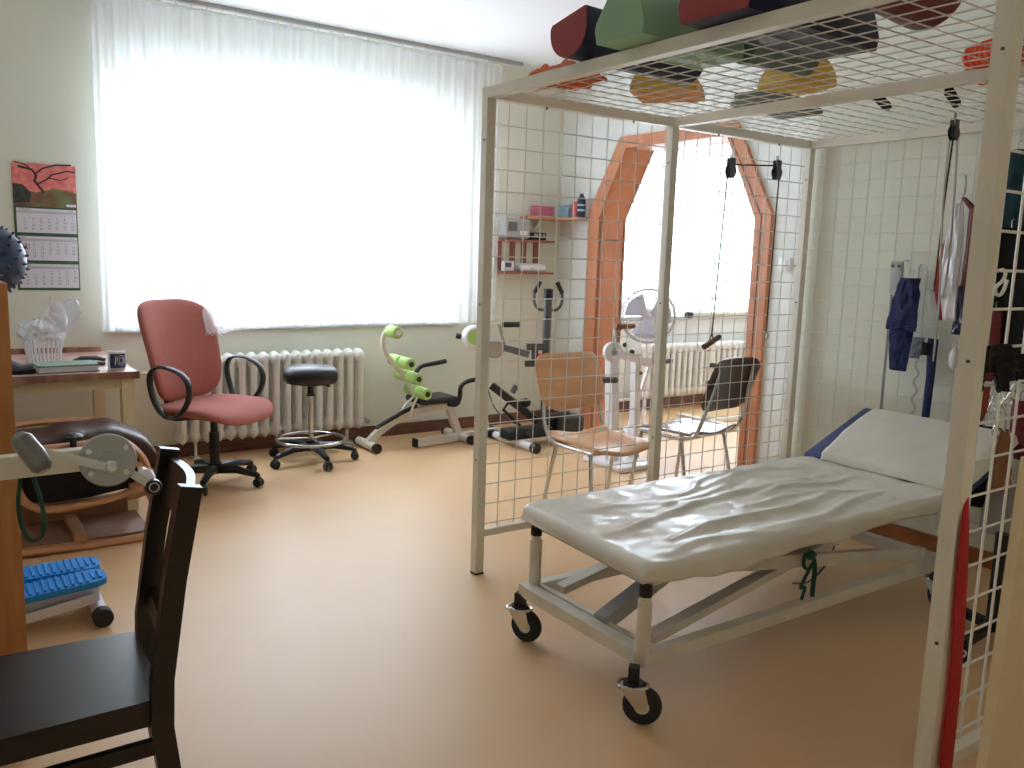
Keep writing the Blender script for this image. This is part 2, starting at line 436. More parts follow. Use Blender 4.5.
# radiators -----------------------------------------------------------
def section_mesh():
    s = MB()
    def loft(prof, yc, n=12):
        vs = []; fs = []
        for (z, wx, wy) in prof:
            for j in range(n):
                a = 2*PI*j/n; vs.append((wx*math.cos(a), yc+wy*math.sin(a), z))
        for i in range(len(prof)-1):
            for j in range(n): fs.append((i*n+j, i*n+(j+1) % n, (i+1)*n+(j+1) % n, (i+1)*n+j))
        fs += [tuple(range(n))[::-1], tuple((len(prof)-1)*n+j for j in range(n))]
        s.add(vs, fs, True)
    for yc in (-.042, .042):
        loft([(.03, .02, .02), (.07, .023, .022), (.51, .023, .022), (.55, .02, .02)], yc)
    loft([(0, .004, .03), (.02, .02, .062), (.045, .0385, .066), (.07, .036, .066), (.10, .022, .05)], 0)
    loft([(.48, .022, .05), (.51, .036, .066), (.535, .0385, .066), (.56, .026, .060), (.575, .008, .03)], 0)
    return s
def radiator(label, x0, n, z0, y, hs=1.0):
    t = thing('radiator', label, 'radiator', (x0, y, 0))
    first = None
    for i in range(n):
        if first is None:
            first = section_mesh().build('section', 'rad', t); o = first
        else:
            o = first.copy(); C.objects.link(o)
        o.location = (.0375+i*.0755, 0, z0); o.scale = (1, 1, hs)
    p = MB(); L = n*.0755
    for z in (z0+.045, z0+.535*hs): p.cyl((0, 0, z), (L, 0, z), .02, 12)
    p.build('header_pipe', 'rad', t)
    b = MB()
    for x in (.12, L-.12): b.box((x, 0, (z0+.01)/2), (.012, .03, z0+.02)); b.box((x, 0, .004), (.05, .1, .008)); 
    b.build('foot', 'rad', t)
    v = MB(); v.cyl((L-.01, 0, z0+.045), (L+.05, 0, z0+.045), .013); v.cyl((L+.05, 0, z0+.045), (L+.05, .07, z0+.045), .011); v.ball((L+.045, 0, z0+.045), .02)
    v.build('valve', 'steel', t); return t
radiator('white cast iron radiator under the wide curtained window behind the stool', -.62, 17, .10, W-.10, 1.0)
radiator('white cast iron radiator seen through the arch in the far room', 3.30, 22, .12, W-.10, .86)
t = MB().cyl((-1.3, W-.04, .56), (-.62, W-.04, .56), .011); t.tube([(-.63, W-.04, .56), (-.60, W-.05, .57), (-.59, W-.09, .62)], .011)
tag(t.build('heating_pipe', 'wall'), 'thin cream heating pipe on the wall behind the desk', 'pipe')
t = MB().cyl((3.0, W-.045, .115), (5.4, W-.045, .115), .014)
tag(t.build('heating_pipe', 'white'), 'white pipe running low beneath the far room radiator', 'pipe')

# ------------------------------------------------------------------ therapy cage
cage = thing('therapy_cage', 'cream steel frame suspension cage with white wire mesh around the treatment bed', 'therapy cage', (LX/2, -LY/2, 0))
P = .02
def cpart(mb, name, m='cream', label=None): return mb.build(name, 'white' if name.startswith('mesh') else m, cage, world=True, label=label)
for (x, y) in ((0, 0), (LX/2, 0), (LX, 0), (0, -LY), (LX, -LY), (LX/2, -LY)):
    o = cpart(MB().box((x, y, CH/2+.004), (.04, .04, CH-.008)), 'post')
    MB().box((x, y, .004), (.042, .042, .008)).build('foot_cap', 'rubber', o, world=True)
for (a, b) in (((0, 0), (LX/2, 0)), ((LX/2, 0), (LX, 0)), ((0, -LY), (LX/2, -LY)), ((LX/2, -LY), (LX, -LY)), ((0, 0), (0, -LY)), ((LX/2, 0), (LX/2, -LY)), ((LX, 0), (LX, -LY))):
    d = Vector((b[0]-a[0], b[1]-a[1], 0)).normalized()*.02
    cpart(MB().beam((a[0]+d.x, a[1]+d.y, CH-.02), (b[0]-d.x, b[1]-d.y, CH-.02), .038, .04), 'top_rail')
for (a, b) in (((0, 0), (LX/2, 0)), ((LX/2, 0), (LX, 0)), ((0, -LY), (LX/2, -LY)), ((LX/2, -LY), (LX, -LY)), ((LX, 0), (LX, -LY))):
    d = Vector((b[0]-a[0], b[1]-a[1], 0)).normalized()*.02
    cpart(MB().beam((a[0]+d.x, a[1]+d.y, .178), (b[0]-d.x, b[1]-d.y, .178), .03, .03), 'lower_rail')
WR = .0023
def wire(mb, a, b, r_=WR): mb.tube([a, b], r_, 6, caps=False)
def vpanel(p0, p1, z0, z1, off, first, zfirst, r_=WR):
    mb = MB(); a, b = Vector((*p0, 0)), Vector((*p1, 0)); L = (b-a).length; d = (b-a)/L; nrm = Vector((-d.y, d.x, 0))*off
    t_ = first
    while t_ < L-.02:
        q = a+d*t_+nrm; wire(mb, (q.x, q.y, z0), (q.x, q.y, z1), r_); t_ += CELL
    z = zfirst
    while z > z0+.01:
        q0 = a+d*.0+nrm*1.0; q1 = b+nrm*1.0
        k = Vector((0, 0, 0)); s_ = nrm.normalized()*(r_*1.6) if nrm.length else k
        wire(mb, (q0.x+s_.x, q0.y+s_.y, z), (q1.x+s_.x, q1.y+s_.y, z), r_); z -= CELL
    return mb
cpart(vpanel((.0, 0), (LX/2, 0), .15, 1.97, .012, .1063, 1.8692), 'mesh_panel')
cpart(vpanel((LX/2, 0), (LX, 0), .15, 1.97, .012, .09, 1.8692), 'mesh_panel')
cpart(vpanel((0, -LY), (LX/2, -LY), .15, 1.97, .012, .085, 1.8692+.003, .0034), 'mesh_panel')
cpart(vpanel((LX/2, -LY), (LX, -LY), .15, 1.97, .012, .085, 1.8692), 'mesh_panel')
cpart(vpanel((LX, 0), (LX, -LY), .15, 1.97, .012, .09, 1.8692), 'mesh_panel')
def tpanel(x0, x1):
    mb = MB(); x = x0+.07
    while x < x1-.02: wire(mb, (x, -.01, CH-.004), (x, -LY+.01, CH-.004)); x += CELL
    y = -.07
    while y > -LY+.02: wire(mb, (x0, y, CH+.001), (x1, y, CH+.001)); y -= CELL
    return mb
cpart(tpanel(0, LX/2), 'mesh_roof'); cpart(tpanel(LX/2, LX), 'mesh_roof')
for x, y in ((0, 0), (LX/2, 0), (LX, 0), (0, -LY)):
    for z in (.5, 1.15, 1.8): cpart(MB().cyl((x-.021, y-.005, z), (x-.025, y-.005, z), .004, 8), 'bolt', 'dgrey')
for x in (.27, .75, 1.3, 1.75): cpart(MB().cyl((x, -.02, CH-.041), (x, -.02, CH-.052), .004, 8), 'bolt', 'dgrey')

# ------------------------------------------------------------------ treatment bed
bed = thing('treatment_bed', 'white wheeled treatment bed with wrinkled cream sheet and raised head section', 'treatment bed', (.6, -.9, 0))
def bp_(mb, name, m, parent=None, label=None, **k): return mb.build(name, m, parent or bed, world=True, label=label, **k)
FX0, FX1, FY0, FY1, FZ = -.20, 1.42, -1.235, -.635, .19
fr = MB()
fr.beam((FX0-.02, FY0, FZ), (FX1+.02, FY0, FZ), .04, .04); fr.beam((FX0-.02, FY1, FZ), (FX1+.02, FY1, FZ), .04, .04)
fr.beam((FX0, FY0+.02, FZ), (FX0, FY1-.02, FZ), .05, .04); fr.beam((FX1, FY0+.02, FZ), (FX1, FY1-.02, FZ), .05, .04)
fr.beam((FX0+.045, FY0+.02, FZ+.004), (FX0+.045, FY1-.02, FZ+.004), .02, .03)
bp_(fr, 'base_frame', 'bedwhite')
for x, y in ((FX0-.012, FY0), (FX0+.035, FY1)):
    l = bp_(MB().cyl((x, y, FZ+.02), (x, y, .37), .0215).cyl((x, y, .355), (x, y, .405), .0165), 'leg', 'bedwhite')
    MB().cyl((x, y, .385), (x, y, .415), .020).build('leg_cap', 'black', l, world=True)
uf = MB()
for y in (-1.2, -.62): uf.beam((-.16, y, .412), (1.42, y, .412), .03, .03)
for x in (-.12, .5, 1.4): uf.beam((x, -1.2, .405), (x, -.62, .405), .03, .03)
bp_(uf, 'upper_frame', 'bedwhite')
sc1 = MB(); 
for y in (-1.15, -.70): sc1.beam((FX0+.1, y, FZ+.005), (.92, y, .385), .045, .028)
bp_(sc1, 'lifting_arm', 'bedwhite')
sc2 = MB()
for y in (-1.185, -.665): sc2.beam((1.36, y, FZ+.03), (.16, y, .395), .03, .045)
sc2.cyl((.70, -1.2, .325), (.70, -.64, .325), .014)
bp_(sc2, 'lifting_arm', 'bedwhite')
bp_(MB().beam((FX0+.03, -1.0, FZ+.012), (.55, -.86, .37), .05, .05), 'hydraulic_arm', 'lgrey')
bp_(MB().cyl((.25, -.9, .26), (.9, -.9, .36), .025).box((.95, -.9, .36), (.16, .1, .09), bev=.01), 'lifting_motor', 'dgrey')
# casters
def caster(x, y, fx, fy, rz, parent):
    R = Matrix.Translation((x, y, 0)) @ Matrix.Rotation(rz, 4, 'Z')
    h = MB(); 
    h.box((0, 0, .150), (.032, .032, .05)); h.lathe([(.0, .128), (.030, .128), (.032, .118), (.026, .112), (0, .112)], n=16)
    h.v = [R @ v for v in h.v]; c_ = h.build('caster_stem', 'black', parent, world=True)
    w_ = MB()
    for s in (-1, 1):
        w_.prism([(-.035, .118), (.03, .118), (.03, .10), (-.012, .05), (-.04, .05), (-.045, .08)], .004, Matrix(((1,0,0,0),(0,0,1,s*.02-.002),(0,1,0,0),(0,0,0,1))))
    w_.tube(smooth([(.03, -.03, .118), (.045, -.02, .116), (.045, .02, .116), (.03, .03, .118), (-.04, .022, .118), (-.04, -.022, .118)], 1, True), .006, 8, closed=True)
    w_.v = [R @ v for v in w_.v]; w_.build('caster_fork', 'chrome', c_, world=True)
    g = MB(); g.lathe([(.038, -.015), (.052, -.015), (.0575, -.008), (.0585, 0), (.0575, .008), (.052, .015), (.038, .015)], c=(-.028, 0, .0585), axis=(0, 1, 0), n=32)
    g.v = [R @ v for v in g.v]; tr = g.build('tyre', 'rubber', c_, world=True)
    g = MB(); g.lathe([(0, -.013), (.012, -.017), (.038, -.012), (.038, .012), (.012, .017), (0, .013)], c=(-.028, 0, .0585), axis=(0, 1, 0), n=24)
    g.v = [R @ v for v in g.v]; g.build('hub', 'bedwhite', tr, world=True)
for (x, y, rz) in ((FX0-.04, FY0+.0, 2.3), (FX0-.01, FY1+.02, 2.0), (FX1-.02, FY0+.0, 1.2), (FX1-.02, FY1, .4)):
    caster(x, y, 0, 0, rz, bed)
# mattress with sheet
MX0, MX1, MY0, MY1, MZ0, MZ1 = -.225, 1.46, -1.262, -.535, .432, .480
def ridge(t_): return max(0, 1-abs(t_))**1.5
FOLDS = [((-.15,-.95),(1.35,-.78),.014,.045),((.0,-1.12),(1.0,-1.02),.016,.04),((.15,-.88),(1.0,-.62),.010,.035),((.3,-1.2),(1.3,-1.12),.014,.05),((-.1,-1.18),(.5,-1.22),.01,.04),
         ((.5,-.95),(1.2,-1.05),.012,.035),((.55,-.7),(1.4,-.62),.012,.04),((.8,-.62),(1.1,-.9),.010,.035),((.35,-.75),(.8,-.6),.010,.03),((.7,-.9),(1.35,-.9),.012,.03),((-.18,-.7),(.5,-.9),.008,.05),((.95,-.56),(1.3,-.8),.012,.04)]
def fold(x, y):
    h = 0
    for (a, b, amp, wd) in FOLDS:
        ax, ay = a; bx, by = b; dx, dy = bx-ax, by-ay; L2 = dx*dx+dy*dy
        t_ = ((x-ax)*dx+(y-ay)*dy)/L2; tc = max(0, min(1, t_))
        wob = .025*math.sin(tc*7+ax*9)
        px, py = ax+dx*tc, ay+dy*tc+wob
        d_ = math.hypot(x-px, y-py)
        h += amp*math.exp(-(d_/wd*1.9)**2)*math.sin(PI*min(1, .12+tc*.76+.06))
    return h
def sheet(u_, v_):
    # u along length, v around the section (near underside -> top -> far underside)
    x = MX0+(MX1-MX0)*u_
    half = (MY1-MY0)/2; cy = (MY0+MY1)/2; hz = (MZ1-MZ0)/2; cz = (MZ0+MZ1)/2
    a = -.62*PI/1+(1.24*PI+PI*.0)*v_   # angle around
    a = math.radians(-125+250*v_)
    # superellipse section, a=0 is top
    e = .22
    sy = math.copysign(abs(math.sin(a))**e, math.sin(a)); sz = math.copysign(abs(math.cos(a))**e, math.cos(a))
    endf = 1
    for dd in (u_*(MX1-MX0), (1-u_)*(MX1-MX0)):
        if dd < .05: endf = min(endf, math.sqrt(max(0, 1-((.05-dd)/.05)**2)))
    y = cy+half*sy*(.94+.06*endf); z = cz+hz*sz*(endf if sz > 0 else max(endf,.55))
    top = max(0, sz)
    h = fold(x, y)+.005*noise.noise(Vector((x*5, y*9, 2)))+.0025*noise.noise(Vector((x*16, y*22, 5)))
    z += h*top*endf
    if sz < .5:
        y += sy*(.006*noise.noise(Vector((x*9, z*14, y)))+.004*math.sin(x*34+3*math.sin(x*5)))*1.0
        if sz < 0: z += -.010+.014*noise.noise(Vector((x*6, y*3, 9)))
    # drop pulled lower along the near side between foot and middle
    if y < cy and sz < .3: z -= .028*math.exp(-((x-.25)/.4)**2)*(.3-sz)
    return Vector((x, y, z))
mt = MB()
def vmap(v_):  # denser sampling over the top
    return v_
def sheetv(u_, v_):
    # remap v so that the flat top receives most of the samples
    segs = [(0, .32), (.22, .43), (.78, .57), (1, .68)]
    a = v_
    s = a
    yfrac = None
    return None
# build explicit section list instead of angles
def section(x, u_):
    pts = []
    cy = (MY0+MY1)/2; half = (MY1-MY0)/2
    R_ = .026; dist = min(u_*(MX1-MX0), (1-u_)*(MX1-MX0)); e = 1 if dist > .03 else math.sqrt(max(0, 1-((.03-dist)/.03)**2))
    cr = min(1, dist/.10); shrink = .03*(1-cr)**2
    hh = half-shrink
    top = MZ1-(1-e)*.03; bot = MZ0-.006
    prof = []
    for i in range(5): prof.append((-hh+.05-.05*i/4, bot, 0, -1))            # under, near
    for i in range(1, 5): prof.append((-hh, bot+(top-R_-bot)*i/4, -.5, 0))
    for i in range(1, 7):
        a = PI/2*i/6; prof.append((-hh+R_-R_*math.cos(a), top-R_+R_*math.sin(a), math.sin(a), 0))
    nT = 70
    for i in range(1, nT): prof.append((-hh+R_+(2*hh-2*R_)*i/nT, top, 1, 0))
    for i in range(6, 0, -1):
        a = PI/2*i/6; prof.append((hh-R_+R_*math.cos(a), top-R_+R_*math.sin(a), math.sin(a), 0))
    for i in range(4, -1, -1): prof.append((hh, bot+(top-R_-bot)*i/4, -.5, 0))
    for i in range(1, 5): prof.append((hh-.05*i/4, bot, 0, -1))
    for (yy, z, tp, un) in prof:
        y = cy+yy; sgn = 1 if yy > 0 else -1; xx = x+.045*((y-MY0)/(MY1-MY0))*(1-u_)
        if tp > 0: z += e*tp*(fold(x, y)+.006*noise.noise(Vector((x*5, y*9, 2)))+.0035*noise.noise(Vector((x*14, y*20, 5))))
        if tp <= 0:
            dr = (top-z)/(top-bot)
            y += sgn*dr*(.007*noise.noise(Vector((x*8, 3, sgn)))+.005*math.sin(x*31+3*math.sin(x*5)))
            if sgn < 0: z -= dr*(.004+.016*math.exp(-((x-.25)/.45)**2)+.008*math.sin(x*11))
        pts.append(Vector((xx, y, z)))
    return pts
NX = 150; rows = [section(MX0+(MX1-MX0)*i/NX, i/NX) for i in range(NX+1)]
k = len(rows[0]); vs = [p for r_ in rows for p in r_]; fs = [(i*k+j, i*k+j+1, (i+1)*k+j+1, (i+1)*k+j) for i in range(NX) for j in range(k-1)]
fs += [tuple(range(k)), tuple(NX*k+j for j in range(k))[::-1]]
M['sheet'] = mat('cotton_sheet', (230,226,214), .33, var=.03, scale=6, bump=.35, bscale=9, coat=.15)
mo = MB().box(((MX0+MX1)/2+.03, (MY0+MY1)/2, (MZ0+MZ1)/2-.004), (MX1-MX0-.14, MY1-MY0-.08, MZ1-MZ0-.018), bev=.01).build('mattress', 'bednavy', bed, world=True)
MB().add(vs, fs, True).build('sheet', 'sheet', mo, world=True, auto=False, label='wrinkled cream fitted sheet')
# head section: hinged board, navy upholstery and white cover
H0 = Vector((1.47, 0, .455)); H1 = Vector((1.93, 0, .635)); hd = (H1-H0).normalized(); hn = Vector((-hd.z, 0, hd.x)); HL = (H1-H0).length
RH = Matrix((hd, Vector((0, 1, 0)), hn)).transposed()
def hbox(a0, a1, y0, y1, n0, n1, bev=.012):
    c = H0+hd*((a0+a1)/2)+hn*((n0+n1)/2); c.y = (y0+y1)/2
    return MB().box(c, (a1-a0, y1-y0, n1-n0), R=RH, bev=bev)
hs = bp_(hbox(-.01, HL, -1.27, -.525, -.02, .036, .016), 'head_section', 'bednavy')
def pil(u_, v_):
    a = -.045+(HL-.01)*u_; y = -1.285+.68*v_-.09*v_*max(0,.45-u_)
    ed = min(u_, 1-u_, v_*1.5, (1-v_)*1.5); h = .055*min(1, ed/.07)**.5+.012*max(0,1-u_*8)+.004*noise.noise(Vector((u_*5, v_*7, 1)))
    c = H0+hd*a+hn*(.036+h); c.y = y; return c
MB().grid(pil, 40, 50).build('head_cover', 'sheet', hs, world=True, auto=False, label='pale cover on the raised head section')
bp_(MB().beam(H0+Vector((.1,-.75,0)), (1.35, -.75, .41), .03, .03).beam(H0+Vector((.1,-1.1,0)), (1.35, -1.1, .41), .03, .03).beam((1.75,-.9,.54),(1.42,-.9,.40),.03,.03), 'head_bracket', 'bedwhite')
# strap hung on the lifting arm, cable, cloth
t = MB(); base = Vector((.57, -1.215, .36))
t.tube(smooth([base+Vector(p) for p in [(0,0,.0),(-.03,-.01,.015),(-.04,-.012,-.03),(.0,-.012,-.05),(.02,-.01,-.02),(-.02,-.012,-.07),(-.05,-.012,-.11),(-.01,-.012,-.10),(-.03,-.01,-.15),(-.03,-.01,-.17)]], 2), .006, 6)
t.tube(smooth([base+Vector(p) for p in [(.02,0,.01),(.035,-.01,-.04),(.03,-.01,-.12),(.03,-.01,-.18)]], 2), .008, 6)
t.ball(base+Vector((.01,-.005,.0)), .022, 10, (1.3,.7,.7))
tag(t.build('strap', 'greenp'), 'dark green knotted strap hanging on the lifting arm under the bed', 'strap')
t = MB(); t.tube(smooth([(.62,-1.13,.22),(.75,-1.10,.18),(.9,-1.08,.23),(1.05,-1.0,.26),(1.2,-.9,.2),(1.1,-.8,.215)], 3), .004, 6)
t.tube(smooth([(.62,-1.10,.27),(.8,-1.05,.24),(1.0,-1.0,.25),(1.15,-.95,.22)], 3), .003, 6)
bp_(t, 'power_cable', 'dgrey')
t = MB(); t.tube(smooth([(1.20,-.60,.41),(1.22,-.60,.3),(1.25,-.7,.23),(1.32,-.75,.215),(1.5,-.85,.25),(1.75,-.95,.35),(1.96,-1.0,.42)], 3), .0035, 6)
tag(t.build('power_cord', 'white'), 'thin white cord looping up behind the bed head to the wall', 'cord')
t = MB().ball((1.18, -.66, .265), .09, 18, (1.3, .6, .85)); 
for v in t.v: v += Vector((0,0,.02*noise.noise(v*14)))+Vector((.02*noise.noise(v*11+Vector((3,3,3))),0,0))
tag(t.build('cloth_bundle', 'greycloth'), 'grey cloth bundle stuffed on the bed frame under the mattress', 'cloth')
# ------------------------------------------------------------------ office chair
def office_chair():
    t = thing('office_chair', 'rose fabric office chair with looped black armrests beside the radiator', 'office chair', (-.555, 1.96, 0), math.radians(-90+35))
    # local: +X = facing
    b = MB()
    for i in range(5):
        a = math.radians(72*i+8); d = Vector((math.cos(a), math.sin(a), 0))
        b.tube([d*.03+Vector((0,0,.085)), d*.14+Vector((0,0,.09)), d*.27+Vector((0,0,.068))], [.03, .024, .017], 8)
    b.cyl((0,0,.06), (0,0,.12), .04)
    st = b.build('star_base', 'black', t)
    for i in range(5):
        a = math.radians(72*i+8); d = Vector((math.cos(a), math.sin(a), 0)); c = d*.275
        w = MB(); s = Vector((-d.y, d.x, 0))
        for k_ in (-1, 1): w.lathe([(0,-.009),(.022,-.009),(.026,-.004),(.026,.004),(.022,.009),(0,.009)], c=c+s*.015*k_+Vector((0,0,.0262)), axis=s, n=18)
        w.cyl(c+Vector((0,0,.03)), c+Vector((0,0,.075)), .011); w.ball(c+Vector((0,0,.042)), .022, 10)
        w.build('caster', 'black', st)
    MB().cyl((0,0,.1), (0,0,.30), .028).cyl((0,0,.28), (0,0,.40), .02).build('gas_lift', 'black', t)
    MB().box((-.02,0,.395), (.22,.16,.04), bev=.01).tube([(.0,.06,.385),(.03,.18,.37),(.04,.27,.36)], .007).box((.04,.27,.358),(.03,.05,.015)).build('tilt_mechanism', 'black', t)
    def seat(u_, v_):
        a = 2*PI*u_; # superellipse outline
        ca, sa = math.cos(a), math.sin(a); e = .55
        rx, ry = .265, .285
        x = rx*math.copysign(abs(ca)**e, ca); y = ry*math.copysign(abs(sa)**e, sa)
        ang = PI*v_; rr = math.sin(ang)**.35 if 0 < v_ < 1 else 0; z = math.cos(ang)
        z = .035*math.copysign(abs(z)**.8, z)
        X = x*rr+.02; Y = y*rr
        drop = -.035*max(0, (X-.12)/.14)**2
        lip = .012*(abs(Y)/.25)**2
        return Vector((X, Y, .44+z+drop+lip))
    MB().grid(seat, 56, 20).build('seat', 'rose', t, auto=False)
    def back(u_, v_):
        a = 2*PI*u_; ca, sa = math.cos(a), math.sin(a); e = .5
        yy = math.copysign(abs(ca)**e, ca); zz = math.copysign(abs(sa)**e, sa)
        hw = .262+.038*((zz+1)/2); ang = PI*v_
        rr = math.sin(ang)**.4 if 0 < v_ < 1 else 0; th = .038*math.copysign(abs(math.cos(ang))**.8, math.cos(ang))
        Y = yy*hw*rr; Z = .76+zz*.285*rr
        X = -.235-.18*(Z-.5)+th+.055*(Y/.25)**2+.03*math.cos((Z-.62)*5)
        return Vector((X, Y, Z))
    MB().grid(back, 60, 20).build('backrest', 'rose', t, auto=False)
    MB().tube([(-.1,0,.385),(-.27,0,.39),(-.32,0,.45),(-.335,0,.60)], [.02,.022,.022,.015], 8, flat=(.6,1.8)).build('back_support', 'black', t)
    for s in (-1, 1):
        y = s*.315
        P_ = smooth([(-.08,y*.92,.42),(-.13,y,.50),(-.165,y,.63),(-.13,y,.70),(-.02,y,.705),(.09,y,.66),(.115,y,.57),(.07,y,.48),(.0,y*.97,.43)], 3, True)
        m_ = MB().tube(P_, .0125, 8, closed=True, up=(0,1,0), flat=(1.9,.85))
        m_.beam((-.03, s*.15, .405), (-.03, s*.285, .42), .06, .02)
        m_.build('armrest', 'black', t)
    return t
office_chair()
# ------------------------------------------------------------------ stool
st = thing('swivel_stool', 'round black swivel stool with chrome foot ring in front of the radiator', 'stool', (.12, 2.20, 0))
b = MB()
AN = [math.atan2(2.17-2.21, -.144-.15), math.atan2(1.966-2.21, .08-.15), math.atan2(2.12-2.21, .41-.15)]
AN = [math.radians(180+18+72*i) for i in range(5)]
for a in AN:
    d = Vector((math.cos(a), math.sin(a), 0))
    b.tube([d*.02+Vector((0,0,.10)), d*.15+Vector((0,0,.10)), d*.27+Vector((0,0,.07))], [.03,.024,.016], 8)
b.cyl((0,0,.07), (0,0,.14), .035); sb = b.build('star_base', 'black', st)
for a in AN:
    d = Vector((math.cos(a), math.sin(a), 0)); c = d*.28; w = MB(); s = Vector((-d.y, d.x, 0))
    for k_ in (-1, 1): w.lathe([(0,-.009),(.022,-.009),(.026,-.004),(.026,.004),(.022,.009),(0,.009)], c=c+s*.015*k_+Vector((0,0,.0262)), axis=s, n=18)
    w.cyl(c+Vector((0,0,.03)), c+Vector((0,0,.075)), .011); w.ball(c+Vector((0,0,.042)), .022, 10)
    w.build('caster', 'black', sb)
MB().cyl((0,0,.12), (0,0,.46), .0175).build('column', 'chrome', st)
MB().cyl((0,0,.44), (0,0,.52), .022).cyl((0,0,.43),(0,0,.438),.028).tube([(.02,0,.505),(.08,-.02,.50),(.12,-.03,.485)], .006).build('lift_lever', 'black', st)
rg = MB().tube([(math.cos(2*PI*i/48)*.213, math.sin(2*PI*i/48)*.222, .145) for i in range(48)], .011, 10, closed=True)
for i in range(3):
    a = 2*PI*i/3+.5; rg.tube([(0,0,.15),(math.cos(a)*.215, math.sin(a)*.215, .143)], .007)
rg.build('foot_ring', 'chrome', st)
MB().lathe([(0,.505),(.10,.505),(.155,.515),(.172,.54),(.174,.57),(.165,.60),(.14,.618),(.08,.626),(0,.628)], n=48).build('seat', M['black'], st)

# ------------------------------------------------------------------ desk and things on it
dk = thing('desk', 'desk with patterned brown top and cream legs under the calendar', 'desk', (-1.6, 2.1, 0))
DX0, DX1, DY0, DY1 = -2.35, -1.02, 1.60, 2.55
MB().box(((DX0+DX1)/2, (DY0+DY1)/2, .705), (DX1-DX0, DY1-DY0, .03), bev=.004).build('tabletop', 'desktop', dk, world=True)
MB().box(((DX0+DX1)/2, DY0-.004, .703), (DX1-DX0, .008, .036)).box((DX1+.004, (DY0+DY1)/2, .703), (.008, DY1-DY0, .036)).build('edge_band', 'deskedge', dk, world=True)
for x in (DX0+.04, DX1-.045):
    for y in (DY0+.045, DY1-.04): MB().box((x, y, .345), (.06, .06, .69)).build('leg', 'deskframe', dk, world=True)
MB().box(((DX0+DX1)/2, DY0+.045, .66), (DX1-DX0-.15, .025, .055)).box((DX1-.045, (DY0+DY1)/2, .65), (.025, DY1-DY0-.15, .07)).build('apron', 'deskframe', dk, world=True)
MB().box(((DX0+DX1)/2, DY1-.012, .735), (DX1-DX0-.04, .02, .03)).build('rear_ledge', 'deskedge', dk, world=True)
ZD = .7205
# mug
MS = 1.12
mg = thing('mug', 'white mug with a dark blue emblem panel near the desk corner', 'mug', (-1.10, 1.70, ZD), .25)
mp_ = MB().lathe([(.0,0),(.036,0),(.040,.005),(.041,.095),(.038,.095),(.037,.008),(0,.008)], n=32)
mp_.tube(smooth([(.039,.0,.078),(.06,0,.076),(.068,0,.05),(.056,0,.024),(.039,0,.02)], 2), .005, 8)
mp_.v = [Matrix.Rotation(.5,3,'Z') @ v for v in mp_.v]
bd = mp_.build('body', 'porcelain', mg)
def curved(mb, pts_fn, n): pass
pn = MB().grid(lambda a, b_: Vector((.0416*math.cos(math.radians(-160+140*a)), .0416*math.sin(math.radians(-160+140*a)), .012+.072*b_)), 20, 2).build('printed_panel', 'mugblue', bd, label='dark blue printed panel')
em = MB()
def cyl_pt(a, z, r_=.0422): return (r_*math.cos(math.radians(a)), r_*math.sin(math.radians(a)), z)
em.tube([cyl_pt(-84+26*math.cos(2*PI*i/20), .05+.024*math.sin(2*PI*i/20)) for i in range(20)], .0012, 5, closed=True)
em.tube([cyl_pt(-84+15*math.cos(2*PI*i/20), .05+.014*math.sin(2*PI*i/20)) for i in range(20)], .0012, 5, closed=True)
em.tube([cyl_pt(-122, .028), cyl_pt(-120, .05), cyl_pt(-117, .062)], .003, 6); em.ball(cyl_pt(-117, .068), .004, 8)
em.build('emblem', 'porcelain', bd)
# book, card stack, remote
bk = thing('book', 'closed pale green book lying near the desk edge', 'book', (-1.325, 1.74, ZD), .05)
MB().box((0, 0, .019), (.26, .17, .026)).build('pages', 'paper', bk); 
MB().box((0, 0, .003), (.27, .18, .006)).box((0, 0, .035), (.27, .18, .006)).box((0,.088,.019),(.27,.005,.03)).build('cover', 'book', bk)
rm = thing('stapler', 'grey stapler lying beside the mug on the desk', 'stapler', (-1.19, 1.93, ZD), -.1)
MB().box((0, 0, .008), (.15, .035, .016), bev=.004).build('base', 'grey', rm)
MB().tube([(-.075,0,.02),(-.04,0,.034),(.03,0,.036),(.075,0,.026)], [.012,.017,.017,.012], 10, flat=(.8,1)).build('arm', 'dgrey', rm)
# pen cup basket wrapped in film
bs = thing('pen_basket', 'ribbed clear basket of white sticks wrapped in crinkled plastic film', 'basket', (-1.385, 2.06, ZD))
rb = MB()
for i in range(26):
    a = 2*PI*i/26; rb.tube([(.07*math.cos(a), .07*math.sin(a), 0), (.098*math.cos(a), .098*math.sin(a), .16)], .0042, 6)
for z_, r_ in ((.004,.07),(.16,.098)): rb.tube([(r_*math.cos(2*PI*i/30), r_*math.sin(2*PI*i/30), z_) for i in range(30)], .005, 6, closed=True)
rb.lathe([(0,0),(.07,0),(.07,.004),(0,.004)]); rb.build('basket', 'porcelain', bs)
fm = MB()
def film(u_, v_):
    a = 2*PI*u_; z = .13+.10*v_
    r_ = (.098+.02*v_)*(1+.25*noise.noise(Vector((math.cos(a)*3, math.sin(a)*3, v_*3))))
    if v_ > .7: r_ *= 1-(v_-.7)*2.2
    z += .12*max(0, math.cos(a-.1))**3*v_+.03*noise.noise(Vector((math.cos(a)*5, math.sin(a)*5, 7)))
    return Vector((r_*math.cos(a), r_*math.sin(a), z))
fm.grid(film, 60, 14); fm.build('film', 'film', bs, auto=True, label='crinkled clear plastic film')
# tall film twist
tw = MB(); 
tw.grid(lambda a, b_: Vector((.095+.05*b_+(.02+.035*math.sin(PI*b_)**.7)*math.cos(2*PI*a)*(1+.4*noise.noise(Vector((a*9,b_*6,1)))), .02+.02*math.sin(2*PI*a), .16+.17*b_)), 24, 14)
tw.build('film', 'film', bs)
